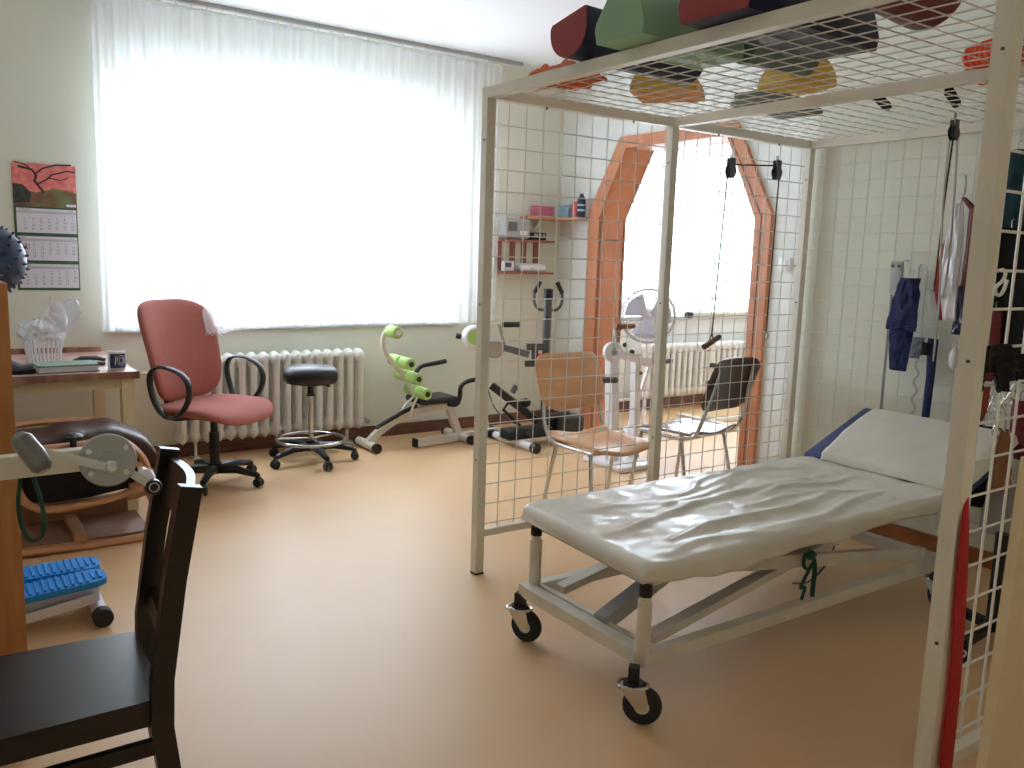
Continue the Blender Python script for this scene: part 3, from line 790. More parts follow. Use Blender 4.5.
# shoe like dark object at the left edge of the desk
sh = thing('sports_shoe', 'dark grey laced sports shoe on the desk at the wooden post', 'shoe', (-1.60, 1.72, ZD), math.radians(-10))
def shoe(u_, v_):
    x = -.13+.26*u_; w_ = .042*(math.sin(PI*min(1, max(0, u_*.92+.06)))**.45); h = .10-.075*max(0, min(1, (u_-.25)/.6))
    if u_ > .97 or u_ < .02: w_ *= .5
    a = PI*v_; return Vector((x, -w_*math.cos(a), .018+h*math.sin(a)**.7))
MB().grid(shoe, 26, 16).build('upper', 'dgrey', sh)
MB().prism([(x, y) for x, y in [(-.135,-.03),(-.11,-.04),(.0,-.036),(.08,-.048),(.13,-.03),(.142,0),(.13,.03),(.08,.046),(0,.036),(-.11,.04),(-.135,.03)]], .02).build('sole', 'rubber', sh)
lc = MB()
for i in range(5):
    x = -.02+i*.024; z = .10-.012*i-.0015*i*i
    lc.tube([(x,-.026,z-.012),(x+.01,0,z+.004),(x+.02,.026,z-.016)], .003, 5)
lc.build('laces', 'porcelain', sh)

# ------------------------------------------------------------------ wall calendar
cal = thing('wall_calendar', 'three month wall calendar with a red tree picture', 'calendar', (-1.26, W-.004, 1.07))
cw = .33
def cbox(x0, x1, z0, z1, y, name, m, par=None, label=None):
    return MB().box(((x0+x1)/2, W-y, (z0+z1)/2), (x1-x0, .003, z1-z0)).build(name, m, par or cal, world=True, label=label)
CX0, CX1 = -1.435, -1.113; top = 1.785
bkp = cbox(CX0, CX1, 1.07, top, .004, 'backing', 'calgreen')
M['tree'] = mat('print_tree_sky', (238,146,136), .7, col2=(222,112,108), scale=30)
M['hill'] = mat('print_hill', (118,132,88), .7, col2=(128,74,64), scale=9)
M['bark'] = mat('print_bark', (58,44,46), .7)
M['bush'] = mat('print_bush', (66,72,72), .7, var=.3, scale=40)
pic = cbox(CX0, CX1, 1.545, top, .007, 'picture', 'tree')
pg = MB(); yy = W-.0095
def flat(poly, y): 
    m_ = MB(); m_.add([(x, y, z) for x, z in poly], [tuple(range(len(poly)))]); return m_
flat([(CX0,1.545),(CX1,1.545),(CX1,1.63),(CX1-.05,1.645),(CX1-.12,1.65),(CX0+.12,1.625),(CX0,1.64)], yy).build('hill', 'hill', pic, world=True)
flat([(CX0,1.56),(CX0+.08,1.57),(CX0+.09,1.62),(CX0+.05,1.665),(CX0,1.67)], yy-.0004).build('bush', 'bush', pic, world=True)
tr = MB(); q = yy-.001
for pts, r_ in (([(CX0+.155,1.625),(CX0+.13,1.66),(CX0+.11,1.69),(CX0+.12,1.72),(CX0+.10,1.75),(CX0+.03,1.765)],.006),([(CX0+.12,1.67),(CX0+.17,1.70),(CX0+.20,1.73),(CX0+.28,1.755),(CX0+.32,1.75)],.004),([(CX0+.11,1.72),(CX0+.15,1.76),(CX0+.22,1.785),(CX0+.3,1.79)],.004),([(CX0+.11,1.74),(CX0+.06,1.78),(CX0+.01,1.79)],.003),([(CX0+.18,1.71),(CX0+.24,1.70),(CX0+.28,1.715)],.0025)):
    tr.tube([(x, q, z) for x, z in pts], r_, 6, flat=(1,.1), up=(0,0,1))
tr.build('tree', 'bark', pic, world=True)
flat([(CX1-.055,1.552),(CX1-.005,1.552),(CX1-.005,1.566),(CX1-.055,1.566)], yy-.0012).build('caption', 'paper', pic, world=True)
RXM = lambda x, z, y: Matrix.Translation((x, y, z)) @ Matrix.Rotation(PI/2, 4, 'X')
months = [('CZERWIEC', '2019', 5, 30), ('LIPIEC', '2019', 0, 31), ('SIERPIEŃ', '2019', 3, 31)]
for k_, (nm, yr, st0, nd) in enumerate(months):
    z1 = 1.535-k_*.157; z0 = z1-.137
    pgp = cbox(CX0+.012, CX1-.006, z0, z1, .008, 'month_page', 'paper')
    hdm = MB().box(((CX0+CX1)/2+.003, W-.0102, z1-.021), (cw-.03, .001, .014)).build('weekday_strip', 'calgrey', pgp, world=True)
    Wi = wm(pgp).inverted()
    me = textmesh(nm, .013, 'ink', None, Wi @ RXM(CX0+.022, z1-.012, W-.0102)); o = bpy.data.objects.new('month_name', me); C.objects.link(o); o.parent = pgp
    me = textmesh(yr, .012, 'ink', None, Wi @ RXM(CX1-.045, z1-.012, W-.0102)); o = bpy.data.objects.new('year', me); C.objects.link(o); o.parent = pgp
    # days, joined in one mesh
    dm = MB()
    for d_ in range(1, nd+1):
        c_ = (d_-1+st0) % 7; r_ = (d_-1+st0)//7
        me = textmesh(str(d_), .0165, 'ink', None, RXM(CX0+.052+c_*.0405, z1-.045-r_*.0185, W-.0102), align='CENTER')
        dm.add([v.co.copy() for v in me.vertices], [tuple(p.vertices) for p in me.polygons]); bpy.data.meshes.remove(me)
    dm.build('dates', 'ink', pgp, world=True)
rd = MB(); rx, rz = CX0+.052, 1.535-.157-.045-.0185+.006
rd.tube([(rx-.017,W-.012,rz-.011),(rx+.017,W-.012,rz-.011),(rx+.017,W-.012,rz+.011),(rx-.017,W-.012,rz+.011)], .002, 6, closed=True)
rd.build('date_marker', 'redink', cal, world=True, label='red plastic date frame')

# ------------------------------------------------------------------ recliner with bentwood frame
rc = thing('lounge_chair', 'low brown leather lounge chair with bentwood frame behind the black chair', 'lounge chair', (-1.4, 1.4, 0))
def flatloop(pts, name, closed=True, it=3, r_=.022, fl=(1.35,.55)):
    return MB().tube(smooth(pts, it, closed), r_, 8, closed=closed, up=(0,1,0), flat=fl)
def side_loop(pxs, Y, fl, r_=.021, closed=True, name='side_frame'):
    P_ = smooth([pixel_on_y(a_, b_, Y) for a_, b_ in pxs], 2, closed)
    return MB().tube(P_, r_, 8, closed=closed, up=(0,1,0), flat=fl).build(name, 'bent', rc, world=True)
side_loop([(13,452),(40,449),(80,445),(115,438),(128,443),(141,455),(148,467),(146,479),(137,489),(120,496),(88,504),(53,510),(35,509),(22,500),(14,480)], 1.12, (1.5,.75))
side_loop([(4,428),(26,423),(70,420),(112,420),(122,427),(127,440),(124,452),(110,462),(60,470),(20,470),(2,455)], 1.52, (1.5,.75))
side_loop([(-20,560),(23,552),(80,546),(130,540),(153,534),(158,520),(153,500),(146,484)], 1.12, (1.5,.9), closed=False, name='skid')
side_loop([(-20,520),(23,512),(80,505),(130,497),(150,490),(148,478)], 1.52, (1.5,.9), closed=False, name='skid')
q0, q1 = pixel_on_y(75, 519, 1.30), pixel_on_y(128, 478, 1.30)
MB().box((q0.x, 1.32, .05), (.05, .40, .03)).build('cross_rail', 'bent', rc, world=True)
MB().box((q1.x, 1.32, q1.z), (.05, .40, .03)).build('cross_rail', 'bent', rc, world=True)
def cush(u_, v_):
    x = -1.60+.60*u_; a = 2*PI*v_; e = .5
    zc = .425+.035*math.sin(u_*PI*.8)-.10*max(0,(u_-.6)/.4)**2 ; th = .07*(1-max(0,(u_-.88)/.12)**2*.75)*(1-max(0,(.06-u_)/.06)**2*.7)
    y = 1.32+.175*math.copysign(abs(math.cos(a))**e, math.cos(a))
    z = zc+th*math.copysign(abs(math.sin(a))**.6, math.sin(a))-.05*max(0,(u_-.8)/.2)**2
    return Vector((x, y, z+.004*math.sin(u_*22)))
cm = MB().grid(cush, 40, 40); cm.add([cush(1, j/40) for j in range(40)], [tuple(range(40))], True); cm.add([cush(0, j/40) for j in range(40)], [tuple(range(40))], True)
cm.build('seat_cushion', 'leather', rc, world=True)
blk = [pixel_on_y(a_, b_, 1.15) for a_, b_ in [(18,470),(60,465),(110,458),(135,462),(140,476),(128,488),(90,497),(50,503),(32,503),(20,492)]]
MB().prism([(p_.x, p_.z) for p_ in blk], .34, Matrix(((1,0,0,0),(0,0,1,1.15),(0,1,0,0),(0,0,0,1)))).build('side_cloth', 'darkcloth', rc, world=True)
def bk_(u_, v_):
    z = .43+.46*v_; x = -1.70-.30*v_; return Vector((x, 1.16+.32*u_, z))
MB().grid(bk_, 6, 10).build('back_cushion', 'leather', rc, world=True, solid=.09)
kb = pixel_on_y(73, 437, 1.08)
MB().lathe([(0,-.01),(.038,-.006),(.042,.004),(.03,.014),(0,.018)], c=kb, n=20).cyl(kb+Vector((0,.0,-.05)), kb, .013).cyl(kb+Vector((0,.0,-.045)), kb+Vector((0,.05,-.045)), .010).build('adjusting_knob', 'black', rc, world=True)
MB().box((-1.42,1.33,.020),(.70,.36,.03),bev=.004).build('base_board', 'boardw', rc, world=True)
MB().box((-1.42,1.50,.085),(.62,.03,.09)).build('rear_board', 'boardw', rc, world=True)

# ------------------------------------------------------------------ blue stepper
sp = thing('mini_stepper', 'white mini stepper with ribbed blue pedals beside the wooden post', 'stepper', (-1.55, .42, 0))
for (y0, dz, x0) in ((.325, 0, -.0), (.468, .012, .0)):
    m_ = MB(); xs0, xs1 = -1.84, -1.395
    pr = rrect(xs1-xs0, .138, .05, 6)
    tilt = Matrix.Translation(((xs0+xs1)/2, y0, .125+dz)) @ Matrix.Rotation(math.radians(-4 if dz == 0 else -1), 4, 'Y')
    m_.prism(pr, .022, tilt)
    pd = m_.build('pedal', 'blue', sp, world=True)
    rb_ = MB()
    for i in range(19):
        x = -.20+.40*i/18; w_ = .12 if abs(x) < .17 else .08
        q_ = MB().box((x, 0, .025), (.008, w_, .007)); rb_.add([tilt @ v for v in q_.v], q_.f)
    rb_.build('ribs', 'blue', pd, world=True)
MB().beam((-1.80,.40,.06),(-1.42,.40,.085),.14,.05).beam((-1.80,.30,.035),(-1.44,.30,.085),.02,.035).build('chassis', 'porcelain', sp, world=True)
for x in (-1.425, -1.80):
    b_ = MB().cyl((x,.25,.034),(x,.60,.034),.026).build('foot_bar', 'porcelain', sp, world=True)
    for y in (.235, .61): MB().cyl((x,y-.02,.034),(x,y+.02,.034),.0335).build('rubber_cap', 'rubber', b_, world=True)
MB().cyl((-1.70,.352,.085),(-1.70,.362,.085),.02).build('dial', 'black', sp, world=True)
MB().cyl((-1.78,.42,.05),(-1.55,.42,.115),.013).build('damper', 'chrome', sp, world=True)

# ------------------------------------------------------------------ wooden post rack with shelf and spiky ball
pk = thing('wooden_rack', 'upright pine board rack standing at the desk side', 'rack', (-1.85, -.45, 0))
MB().box((-1.774,-.36,.62),(.12,.28,1.24)).build('side_board', 'pine', pk, world=True)
MB().box((-2.13,-.36,.57),(.03,.28,1.14)).build('side_board', 'pine', pk, world=True)
for z in (.12,.55,.95): MB().box((-1.937,-.36,z),(.357,.27,.025)).build('shelf', 'pine', pk, world=True)
MB().box((-1.955,-.10,1.166),(.44,.25,.03)).build('shelf', 'pine', pk, world=True)
MB().box((-1.937,-.226,.57),(.357,.01,1.14)).build('back_board', 'pine', pk, world=True)
BC = Vector((-1.728, -.07, 1.290)); BR = .098
sbl = thing('spiky_ball', 'blue spiky massage ball on top of the wooden post', 'massage ball', (BC.x, BC.y, 1.183))
spk = MB().ball(BC, BR, 40)
for i in range(110):
    z = 1-2*(i+.5)/110; a = i*2.39996; r_ = math.sqrt(1-z*z); d = Vector((r_*math.cos(a), r_*math.sin(a), z))
    if z < -.9: continue
    spk.tube([BC+d*BR*.98, BC+d*(BR+.004), BC+d*(BR+.009)], [.005,.004,.002], 7)
spk.build('ball', 'ball', sbl, world=True)

# ------------------------------------------------------------------ black wooden chair
bc = thing('slatback_chair', 'black brown wooden chair with slatted back in the near corner', 'chair', (-1.72, -1.08, 0))
YL, YR = -.918, -1.262
MB().prism([(-1.93,YR-.005),(-1.535,YR+.0),(-1.53,YL+.0),(-1.93,YL+.02)], .022, Matrix.Translation((0,0,.44))).build('seat', 'blackw', bc, world=True)
MB().box((-1.73,YR+.010,.425),(.38,.02,.034)).box((-1.73,YL-.008,.425),(.38,.02,.034)).box((-1.91,(YL+YR)/2,.425),(.02,.34,.034)).box((-1.545,(YL+YR)/2,.425),(.02,.30,.034)).build('seat_apron', 'blackw', bc, world=True)
for y in (YR, YL):
    dx = -.018 if y < -1 else .022
    pts = [(-1.475+dx,y,.0),(-1.505+dx,y,.2),(-1.528+dx,y,.40),(-1.525+dx,y,.50),(-1.497+dx,y,.70),(-1.462+dx,y,.885)]
    MB().tube(pts, .026, 4, up=(1,0,0), flat=(1.15,.72), square=True).build('rear_leg', 'blackw', bc, world=True)
    MB().box((-1.905,y+(.015 if y < -1 else -.015),.205),(.038,.036,.41)).build('front_leg', 'blackw', bc, world=True)
    MB().beam((-1.53,y,.365),(-1.90,y+(.012 if y < -1 else -.012),.355),.018,.030).build('stretcher', 'blackw', bc, world=True)
def rail(z0, z1, bow, name):
    m_ = MB(); n = 10; vs = []; 
    for i in range(n+1):
        y = YR+.018+(YL-YR-.036)*i/n; b_ = bow*math.sin(PI*i/n)
        for (z, dx) in ((z0, -.009), (z0, .009), (z1, .009), (z1, -.009)):
            x = -1.541+.040*i/n+.063*((z-.5)/.385)+b_+dx; vs.append((x, y, z))
    fs_ = []
    for i in range(n):
        for j in range(4): fs_.append((i*4+j, i*4+(j+1) % 4, i*4+4+(j+1) % 4, i*4+4+j))
    m_.add(vs, fs_); m_.build(name, 'blackw', bc, world=True)
rail(.765, .868, .022, 'top_rail'); rail(.525, .562, .008, 'lower_rail')
for i in range(4):
    y = YR+.075+i*(YL-YR-.15)/3
    sx0 = .040*(y-YR)/(YL-YR)-.018
    MB().beam((-1.502+sx0,y,.55),(-1.458+sx0,y,.78),.020,.010,up=(1,0,0)).build('slat', 'blackw', bc, world=True)

# ------------------------------------------------------------------ arm ergometer (near left)
eg = thing('arm_crank_trainer', 'steel hand crank disc trainer on a cream bar by the black chair', 'arm trainer', (-2.14, -1.318, 0))
vd = Vector((-.31,-1.97,.40)).normalized()
D = Vector((-1.636, -1.34, .970)); nrm = Vector((-.08,-.98,.18)).normalized()
MB().beam((-2.14,-1.318,.966),(-1.655,-1.318,.972),.025,.038).build('arm_bar', 'cream', eg, world=True)
MB().beam((-2.14,-1.318,.0),(-2.14,-1.318,.985),.045,.045).box((-2.14,-1.318,.01),(.3,.3,.02)).build('stand', 'cream', eg, world=True)
dsk = MB().lathe([(0,-.010),(.043,-.010),(.0465,-.007),(.0465,.005),(.044,.008),(.016,.008),(.014,.013),(0,.013)], c=D, axis=nrm, n=48).build('crank_disc', 'steel', eg, world=True)
qn = nrm.to_track_quat('Z','Y')
sx = (Vector((1,0,0))-nrm*nrm.x).normalized(); sy = nrm.cross(sx)
bl = MB()
for a in (35, 150, 215, 320):
    c_ = D+sx*.035*math.cos(math.radians(a))+sy*.035*math.sin(math.radians(a)); bl.cyl(c_+nrm*.006, c_+nrm*.011, .005, 12)
bl.build('bolt', 'chrome', dsk, world=True)
MB().lathe([(0,.012),(.010,.012),(.012,.022),(.007,.028),(0,.028)], c=D+sx*.003-sy*.012, axis=nrm, n=20).build('hub_nut', 'chrome', dsk, world=True)
K1 = D+Vector((-.112,-.03,.034)); 
MB().beam(D+nrm*.017+sx*.008-sy*.015, K1, .015, .007, up=tuple(nrm)).build('crank_arm', 'barsteel', eg, world=True)
MB().beam(D-nrm*.016+sx*.03-sy*.022, D+Vector((.073,-.0,-.058)), .014, .007, up=tuple(nrm)).build('crank_arm', 'barsteel', eg, world=True)
hk = K1+Vector((-.006,-.02,.0))
MB().tube([hk+Vector((-.018,.02,.028)), hk+Vector((-.014,.012,.022)), hk, hk+Vector((.010,-.016,-.018)), hk+Vector((.013,-.02,-.025))], [.010,.017,.018,.017,.010], 20).build('handle', 'dullsteel', eg, world=True)
h2 = D+Vector((.073,.0,-.058))
MB().lathe([(0,-.009),(.013,-.009),(.015,0),(.013,.009),(.0,.009)], c=h2, axis=nrm, n=20).build('pedal_joint', 'black', eg, world=True)
MB().tube([h2+nrm*.010+(sx*math.cos(2*PI*i/20)+sy*math.sin(2*PI*i/20))*.008 for i in range(20)], .0018, 6, closed=True).build('lock_ring', 'chrome', eg, world=True)
MB().tube([h2-nrm*.01+Vector((0,0,.005)), h2-nrm*.03+Vector((-.008,.0,.02)), h2-nrm*.055+Vector((-.012,0,.028))], [.009,.014,.008], 16).build('handle', 'porcelain', eg, world=True)
MB().tube(smooth([(-1.768,-1.318,.95),(-1.776,-1.318,.90),(-1.768,-1.318,.85),(-1.752,-1.318,.832),(-1.735,-1.318,.85),(-1.738,-1.318,.90),(-1.750,-1.318,.95)], 3), .0035, 8).build('safety_cord', 'greenp', eg, world=True)

# ------------------------------------------------------------------ ab trainer with green rollers
ab = thing('abdominal_trainer', 'white abdominal trainer bench with lime foam rollers beside the radiator', 'exercise bench', (1.0, 2.32, 0))
yb = 2.33
def ap(mb, name, m, parent=None, label=None): return mb.build(name, m, parent or ab, world=True, label=label)
def capbar(x, y0, y1, r_=.03):
    o = ap(MB().cyl((x,y0,r_+.004),(x,y1,r_+.004),r_), 'foot_bar', 'bedwhite')
    for y in (y0, y1): MB().cyl((x,y-.012,r_+.004),(x,y+.012,r_+.004),r_+.004).build('end_cap', 'black', o, world=True)
capbar(.585, 2.20, 2.50); capbar(1.30, 2.14, 2.50); capbar(1.66, 2.22, 2.42, .024)
ap(MB().tube(smooth([(.585,yb,.05),(.66,yb,.12),(.80,yb,.20),(.95,yb,.245),(1.10,yb,.262),(1.20,yb,.262)], 2), .032, 4, up=(0,1,0), square=True), 'main_beam', 'bedwhite')
ap(MB().beam((.90,2.24,.035),(1.66,2.33,.035),.05,.055), 'floor_tube', 'bedwhite')
ap(MB().beam((.895,2.239,.035),(.905,2.241,.035),.055,.06), 'end_plug', 'black')
ap(MB().beam((1.30,yb,.06),(1.20,yb,.31),.05,.05), 'rear_leg', 'bedwhite')
ap(MB().tube([(.62,yb-.045,.16),(.82,yb-.045,.25),(.93,yb-.045,.29)], .016, 10), 'spring_strut', 'black')
ap(MB().tube([(.86,yb-.06,.20),(.90,yb-.06,.30),(.935,yb-.06,.37),(.95,yb-.06,.40)], .009, 8).tube([(.80,yb-.02,.2),(.86,yb-.02,.3),(.93,yb-.02,.36)], .009, 8), 'brace', 'bedwhite')
ap(MB().box((1.08,yb,.325),(.30,.26,.045),bev=.016), 'seat', 'black')
# roller mast
ap(MB().tube(smooth([(.97,yb,.28),(.92,yb,.40),(.86,yb,.50),(.76,yb,.60),(.70,yb,.68),(.68,yb,.76),(.71,yb,.815)], 2), .018, 10), 'roller_mast', 'bedwhite')
for (x, z) in ((.735,.820),(.835,.600),(.895,.495),(.965,.385)):
    for s in (-1, 1):
        if (x, z) == (.735,.820) and s > 0: continue
        y0, y1 = (yb-.16, yb-.02) if s < 0 else (yb+.02, yb+.16)
        ro = ap(MB().lathe([(0,y0),(.018,y0),(.036,y0+.003),(.042,y0+.012),(.042,y1-.012),(.036,y1-.003),(.0,y1)], c=(x-(.01 if s < 0 else .0),0,z-.0), axis=(0,1,0), n=20), 'foam_roller', 'lime')
        MB().cyl((x-(.01 if s < 0 else .0),y0-.003,z),(x-(.01 if s < 0 else .0),y0+.002,z),.019).build('end_disc', 'black' if z < .8 else 'porcelain', ro, world=True)
# handles
for y in (2.20, 2.47):
    dx = -.0 if y > 2.3 else .03
    if y > 2.3: P_ = [(1.06,y,.30),(1.03,y,.42),(1.02,y,.50),(1.06,y,.545),(1.16,y,.555),(1.27,y,.57)]
    else: P_ = [(1.14,y,.30),(1.21,y,.285),(1.235,y,.34),(1.235,y,.42),(1.28,y,.455),(1.38,y,.465)]
    ap(MB().tube(smooth(P_, 2), .017, 10), 'handle', 'black')

# ------------------------------------------------------------------ upper body ergometer on column + bike base (behind the mesh)
ub = thing('upright_trainer', 'grey column trainer with curved black handles beside the arch', 'exercise machine', (1.76, 1.95, 0))
def up_(mb, name, m, label=None): return mb.build(name, m, ub, world=True, label=label)
cx_, cy_ = 1.78, 1.92
up_(MB().cyl((cx_,cy_,.10),(cx_-.0,cy_,.62),.026).cyl((cx_,cy_,.6),(cx_,cy_,1.06),.030), 'column', 'dgrey')
up_(MB().cyl((cx_,cy_,1.05),(cx_,cy_,1.13),.034), 'column_cap', 'black')
for s in (-1, 1):
    d = Vector((.82,-.57,0))*s
    c0 = Vector((cx_,cy_,.98)); P_ = [c0+d*.02, c0+d*.07+Vector((0,0,.0)), c0+d*.10+Vector((0,0,.05)), c0+d*.10+Vector((0,0,.12)), c0+d*.075+Vector((0,0,.17)), c0+d*.06+Vector((0,0,.20))]
    up_(MB().tube(smooth(P_[:4], 2), .010, 8), 'handle_bar', 'dgrey')
    up_(MB().tube(smooth(P_[3:], 2), .016, 10), 'grip', 'black')
rt = Vector((.82,-.57,0)); fwd = Vector((.57,.82,0))
c1 = Vector((cx_-.02,cy_+.01,.0))-fwd*.03
up_(MB().beam(c1-rt*.12+Vector((0,0,.715)), c1+rt*.02+Vector((0,0,.72)), .03, .045).beam(c1-rt*.13+Vector((0,0,.595)), c1+rt*.02+Vector((0,0,.60)), .03, .045).beam(c1-rt*.06+Vector((0,0,.58)), c1-rt*.06+Vector((0,0,.72)), .03, .04), 'bracket', 'dgrey')
up_(MB().beam(c1-rt*.10+Vector((0,0,.66)), c1-rt*.33+Vector((0,0,.715)), .03, .045), 'crank_support', 'grey')
kn = c1-rt*.025-fwd*.02
up_(MB().cyl(kn+Vector((0,0,.63)), kn+Vector((0,0,.67)), .016).cyl(kn+Vector((0,0,.56)), kn+Vector((0,0,.59)), .02).cyl(kn+Vector((0,0,.55)), kn+Vector((0,0,.66)), .008), 'red_knob', 'redink', label='red adjusting knob')
cc = c1-rt*.31-fwd*.02+Vector((0,0,.70))
up_(MB().lathe([(0,-.03),(.06,-.03),(.07,-.02),(.07,.02),(.06,.03),(0,.03)], c=cc-rt*.04, axis=(.57,.82,.1), n=28), 'crank_disc', 'steel')
up_(MB().beam(cc+rt*.03+Vector((0,0,.03)), cc-rt*.01+Vector((0,0,.17)), .012, .02), 'crank_arm', 'steel')
up_(MB().cyl(cc+Vector((0,0,.17))-fwd*.02+rt*.01, cc+Vector((0,0,.175))+rt*.135-fwd*.02, .019), 'foam_grip', 'black')
# white disc housing with lime centre on wall side
wd = cc-rt*.19+Vector((0,0,.075))
up_(MB().lathe([(0,-.04),(.065,-.04),(.082,-.025),(.087,0),(.082,.025),(.065,.04),(0,.04)], c=wd, axis=(-.3,-.95,.05), n=32), 'flywheel_housing', 'porcelain')
up_(MB().lathe([(0,.046),(.050,.045),(.056,.038)], c=wd, axis=(-.3,-.95,.05), n=28), 'housing_disc', 'lime')
up_(MB().cyl(wd-rt*.09+Vector((0,0,.0)), wd-rt*.125+Vector((0,0,.005)), .020).cyl(wd-rt*.05, wd-rt*.10, .008), 'tension_knob', 'black')
up_(MB().beam((cx_,cy_,.05), wd+Vector((.12,-.02,-.05)), .03, .03) , 'rear_strut', 'lgrey') if False else None
up_(MB().beam(c1-rt*.33+Vector((0,0,.70)), wd, .03, .04), 'housing_arm', 'lgrey')
# base mess
up_(MB().box((cx_,cy_+.05,.09),(.60,.16,.08),bev=.02).box((cx_+.2,cy_+.02,.14),(.26,.22,.14),bev=.04), 'base_housing', 'black')
up_(MB().beam((cx_,cy_,.14),(cx_-.30,cy_+.25,.42),.05,.05).tube([(cx_-.10,cy_+.1,.10),(cx_-.22,cy_+.2,.24),(cx_-.18,cy_+.15,.34)], .012).tube([(cx_-.18,cy_-.04,.08),(cx_-.0,cy_-.04,.20),(cx_+.2,cy_-.04,.22)], .02), 'link_arm', 'black')
up_(MB().ball((cx_-.10,cy_+.1,.30),.045,12,(1,1,.8)), 'joint', 'black')
up_(MB().tube(smooth([(cx_-.36,cy_+.2,.40),(cx_-.33,cy_+.15,.25),(cx_-.22,cy_+.1,.17),(cx_-.12,cy_+.1,.12)],2), .005, 6).cyl((cx_-.20,cy_+.12,.38),(cx_-.18,cy_+.10,.43),.022), 'cable', 'dgrey')
for (a, b_) in (((cx_-.22,cy_-.20,.035),(cx_-.22,cy_+.32,.035)), ((cx_+.30,cy_-.12,.035),(cx_+.30,cy_+.2,.035))):
    up_(MB().cyl(a, b_, .028), 'foot_bar', 'porcelain'); up_(MB().cyl((a[0],a[1]-.03,a[2]),(a[0],a[1]+.02,a[2]),.034).cyl((b_[0],b_[1]-.02,b_[2]),(b_[0],b_[1]+.03,b_[2]),.034), 'end_cap', 'black')
# second white machine by the wall: tubular strut seen beside the cage post
up_(MB().tube(smooth([(1.62,2.42,.05),(1.58,2.42,.3),(1.54,2.42,.52),(1.60,2.40,.60)],2), .014, 8), 'rear_strut', 'porcelain')

# ------------------------------------------------------------------ wall shelves
sf = thing('wall_shelf', 'brown two tier wall shelf with slatted back beside the curtain', 'shelf', (2.05, W, 1.22))
for z in (1.475, 1.225): MB().box((2.04,W-.07,z),(.54,.14,.018)).build('shelf_board', 'shelf', sf, world=True)
for i, x in enumerate((1.86,1.99,2.10,2.22)): MB().box((x,W-.008,1.36),(.045,.014,.24)).build('back_slat', 'shelf', sf, world=True)
def small(name, label, cat, parts, loc):
    t_ = thing(name, label, cat, loc)
    for (nm, mb, m_) in parts: mb.build(nm, m_, t_, world=True)
    return t_
small('radio', 'grey box radio on the upper tier of the brown shelf', 'radio', [('case', MB().box((1.955,W-.075,1.565),(.24,.12,.155),bev=.025), 'lgrey'), ('display', MB().box((2.0,W-.137,1.535),(.07,.004,.03)), 'porcelain'), ('speaker_grille', MB().box((1.90,W-.137,1.58),(.08,.004,.07)), 'grey')], (1.955,W-.075,1.485))
small('control_unit', 'small black box with rows of buttons next to the grey radio', 'device', [('case', MB().box((2.16,W-.075,1.515),(.15,.10,.058),bev=.006), 'black'), ('buttons', MB().box((2.13,W-.127,1.525),(.03,.004,.02)).box((2.17,W-.127,1.525),(.03,.004,.02)).box((2.21,W-.127,1.525),(.02,.004,.02)), 'lgrey')], (2.16,W-.075,1.485))
small('digital_clock', 'small white clock with dark screen on the lower tier of the brown shelf', 'clock', [('case', MB().box((1.90,W-.08,1.275),(.10,.04,.08),bev=.008), 'porcelain'), ('screen', MB().box((1.89,W-.102,1.285),(.06,.004,.035)), 'dgrey')], (1.9,W-.08,1.234))
small('white_case', 'white rounded plastic case on the lower tier beside the clock', 'case', [('body', MB().box((2.12,W-.075,1.268),(.26,.11,.068),bev=.025), 'porcelain'), ('latch', MB().box((2.10,W-.132,1.26),(.04,.006,.014)), 'lgrey')], (2.12,W-.075,1.234))
cs = thing('corner_shelf', 'light orange corner shelf board holding plastic baskets next to the arch', 'shelf', (2.33, 2.6, 1.64))
MB().box((2.25,W-.055,1.660),(.38,.11,.02)).build('shelf_board', 'shelf2', cs, world=True)
MB().box((AX-.065,2.44,1.660),(.125,.29,.02)).build('shelf_board', 'shelf2', cs, world=True)
MB().prism([(0,0),(-.08,0),(0,-.08)], .012, Matrix(((0,0,1,2.2),(1,0,0,W),(0,1,0,1.65),(0,0,0,1)))).build('bracket', 'white', cs, world=True)
def basket(label, c, m_, w, d_, h, group):
    t_ = thing('plastic_basket', label, 'basket', c, 0, group)
    mb_ = MB(); n = 6
    for s in (-1, 1):
        for i in range(n+1):
            x = -w/2+w*i/n; mb_.box((x, s*d_/2, h/2), (.006,.004,h))
        for z in (.006, h*.35, h*.65, h-.006): mb_.box((0, s*d_/2, z), (w,.004,.012))
        for i in range(5): mb_.box((s*w/2, -d_/2+d_*i/4, h/2), (.004,.006,h))
        for z in (.006, h*.35, h*.65, h-.006): mb_.box((s*w/2, 0, z), (.004,d_,.012))
    mb_.box((0,0,.003),(w,d_,.006)); mb_.box((0,0,h*.4),(w*.86,d_*.8,h*.7))
    mb_.build('basket', m_, t_); return t_
basket('pink perforated basket on the corner shelf at the window wall', (2.24,W-.055,1.6705), 'pink', .16,.09,.085, 'baskets on the corner shelf')
b2 = basket('pale blue perforated basket on the corner shelf nearer the arch', (2.385,2.50,1.6705), 'sky', .10,.13,.10, 'baskets on the corner shelf')
t_ = thing('coral_cup', 'coral plastic cup between the blue basket and the striped bottle', 'cup', (2.385,2.405,1.6705)); MB().lathe([(0,0),(.025,0),(.03,.12),(.027,.12),(.022,.005),(0,.005)]).build('cup', 'coral', t_)
t_ = thing('striped_bottle', 'dark navy bottle with pale bands at the end of the corner shelf', 'bottle', (2.385,2.335,1.6705))
MB().lathe([(0,0),(.03,0),(.032,.01),(.032,.13),(.024,.155),(.014,.165),(.014,.18),(0,.18)]).build('bottle', 'navy', t_)
MB().lathe([(.0325,.045),(.033,.05),(.033,.058),(.0325,.062)]).lathe([(.0325,.085),(.033,.09),(.033,.098),(.0325,.10)]).build('bands', 'sky', t_)
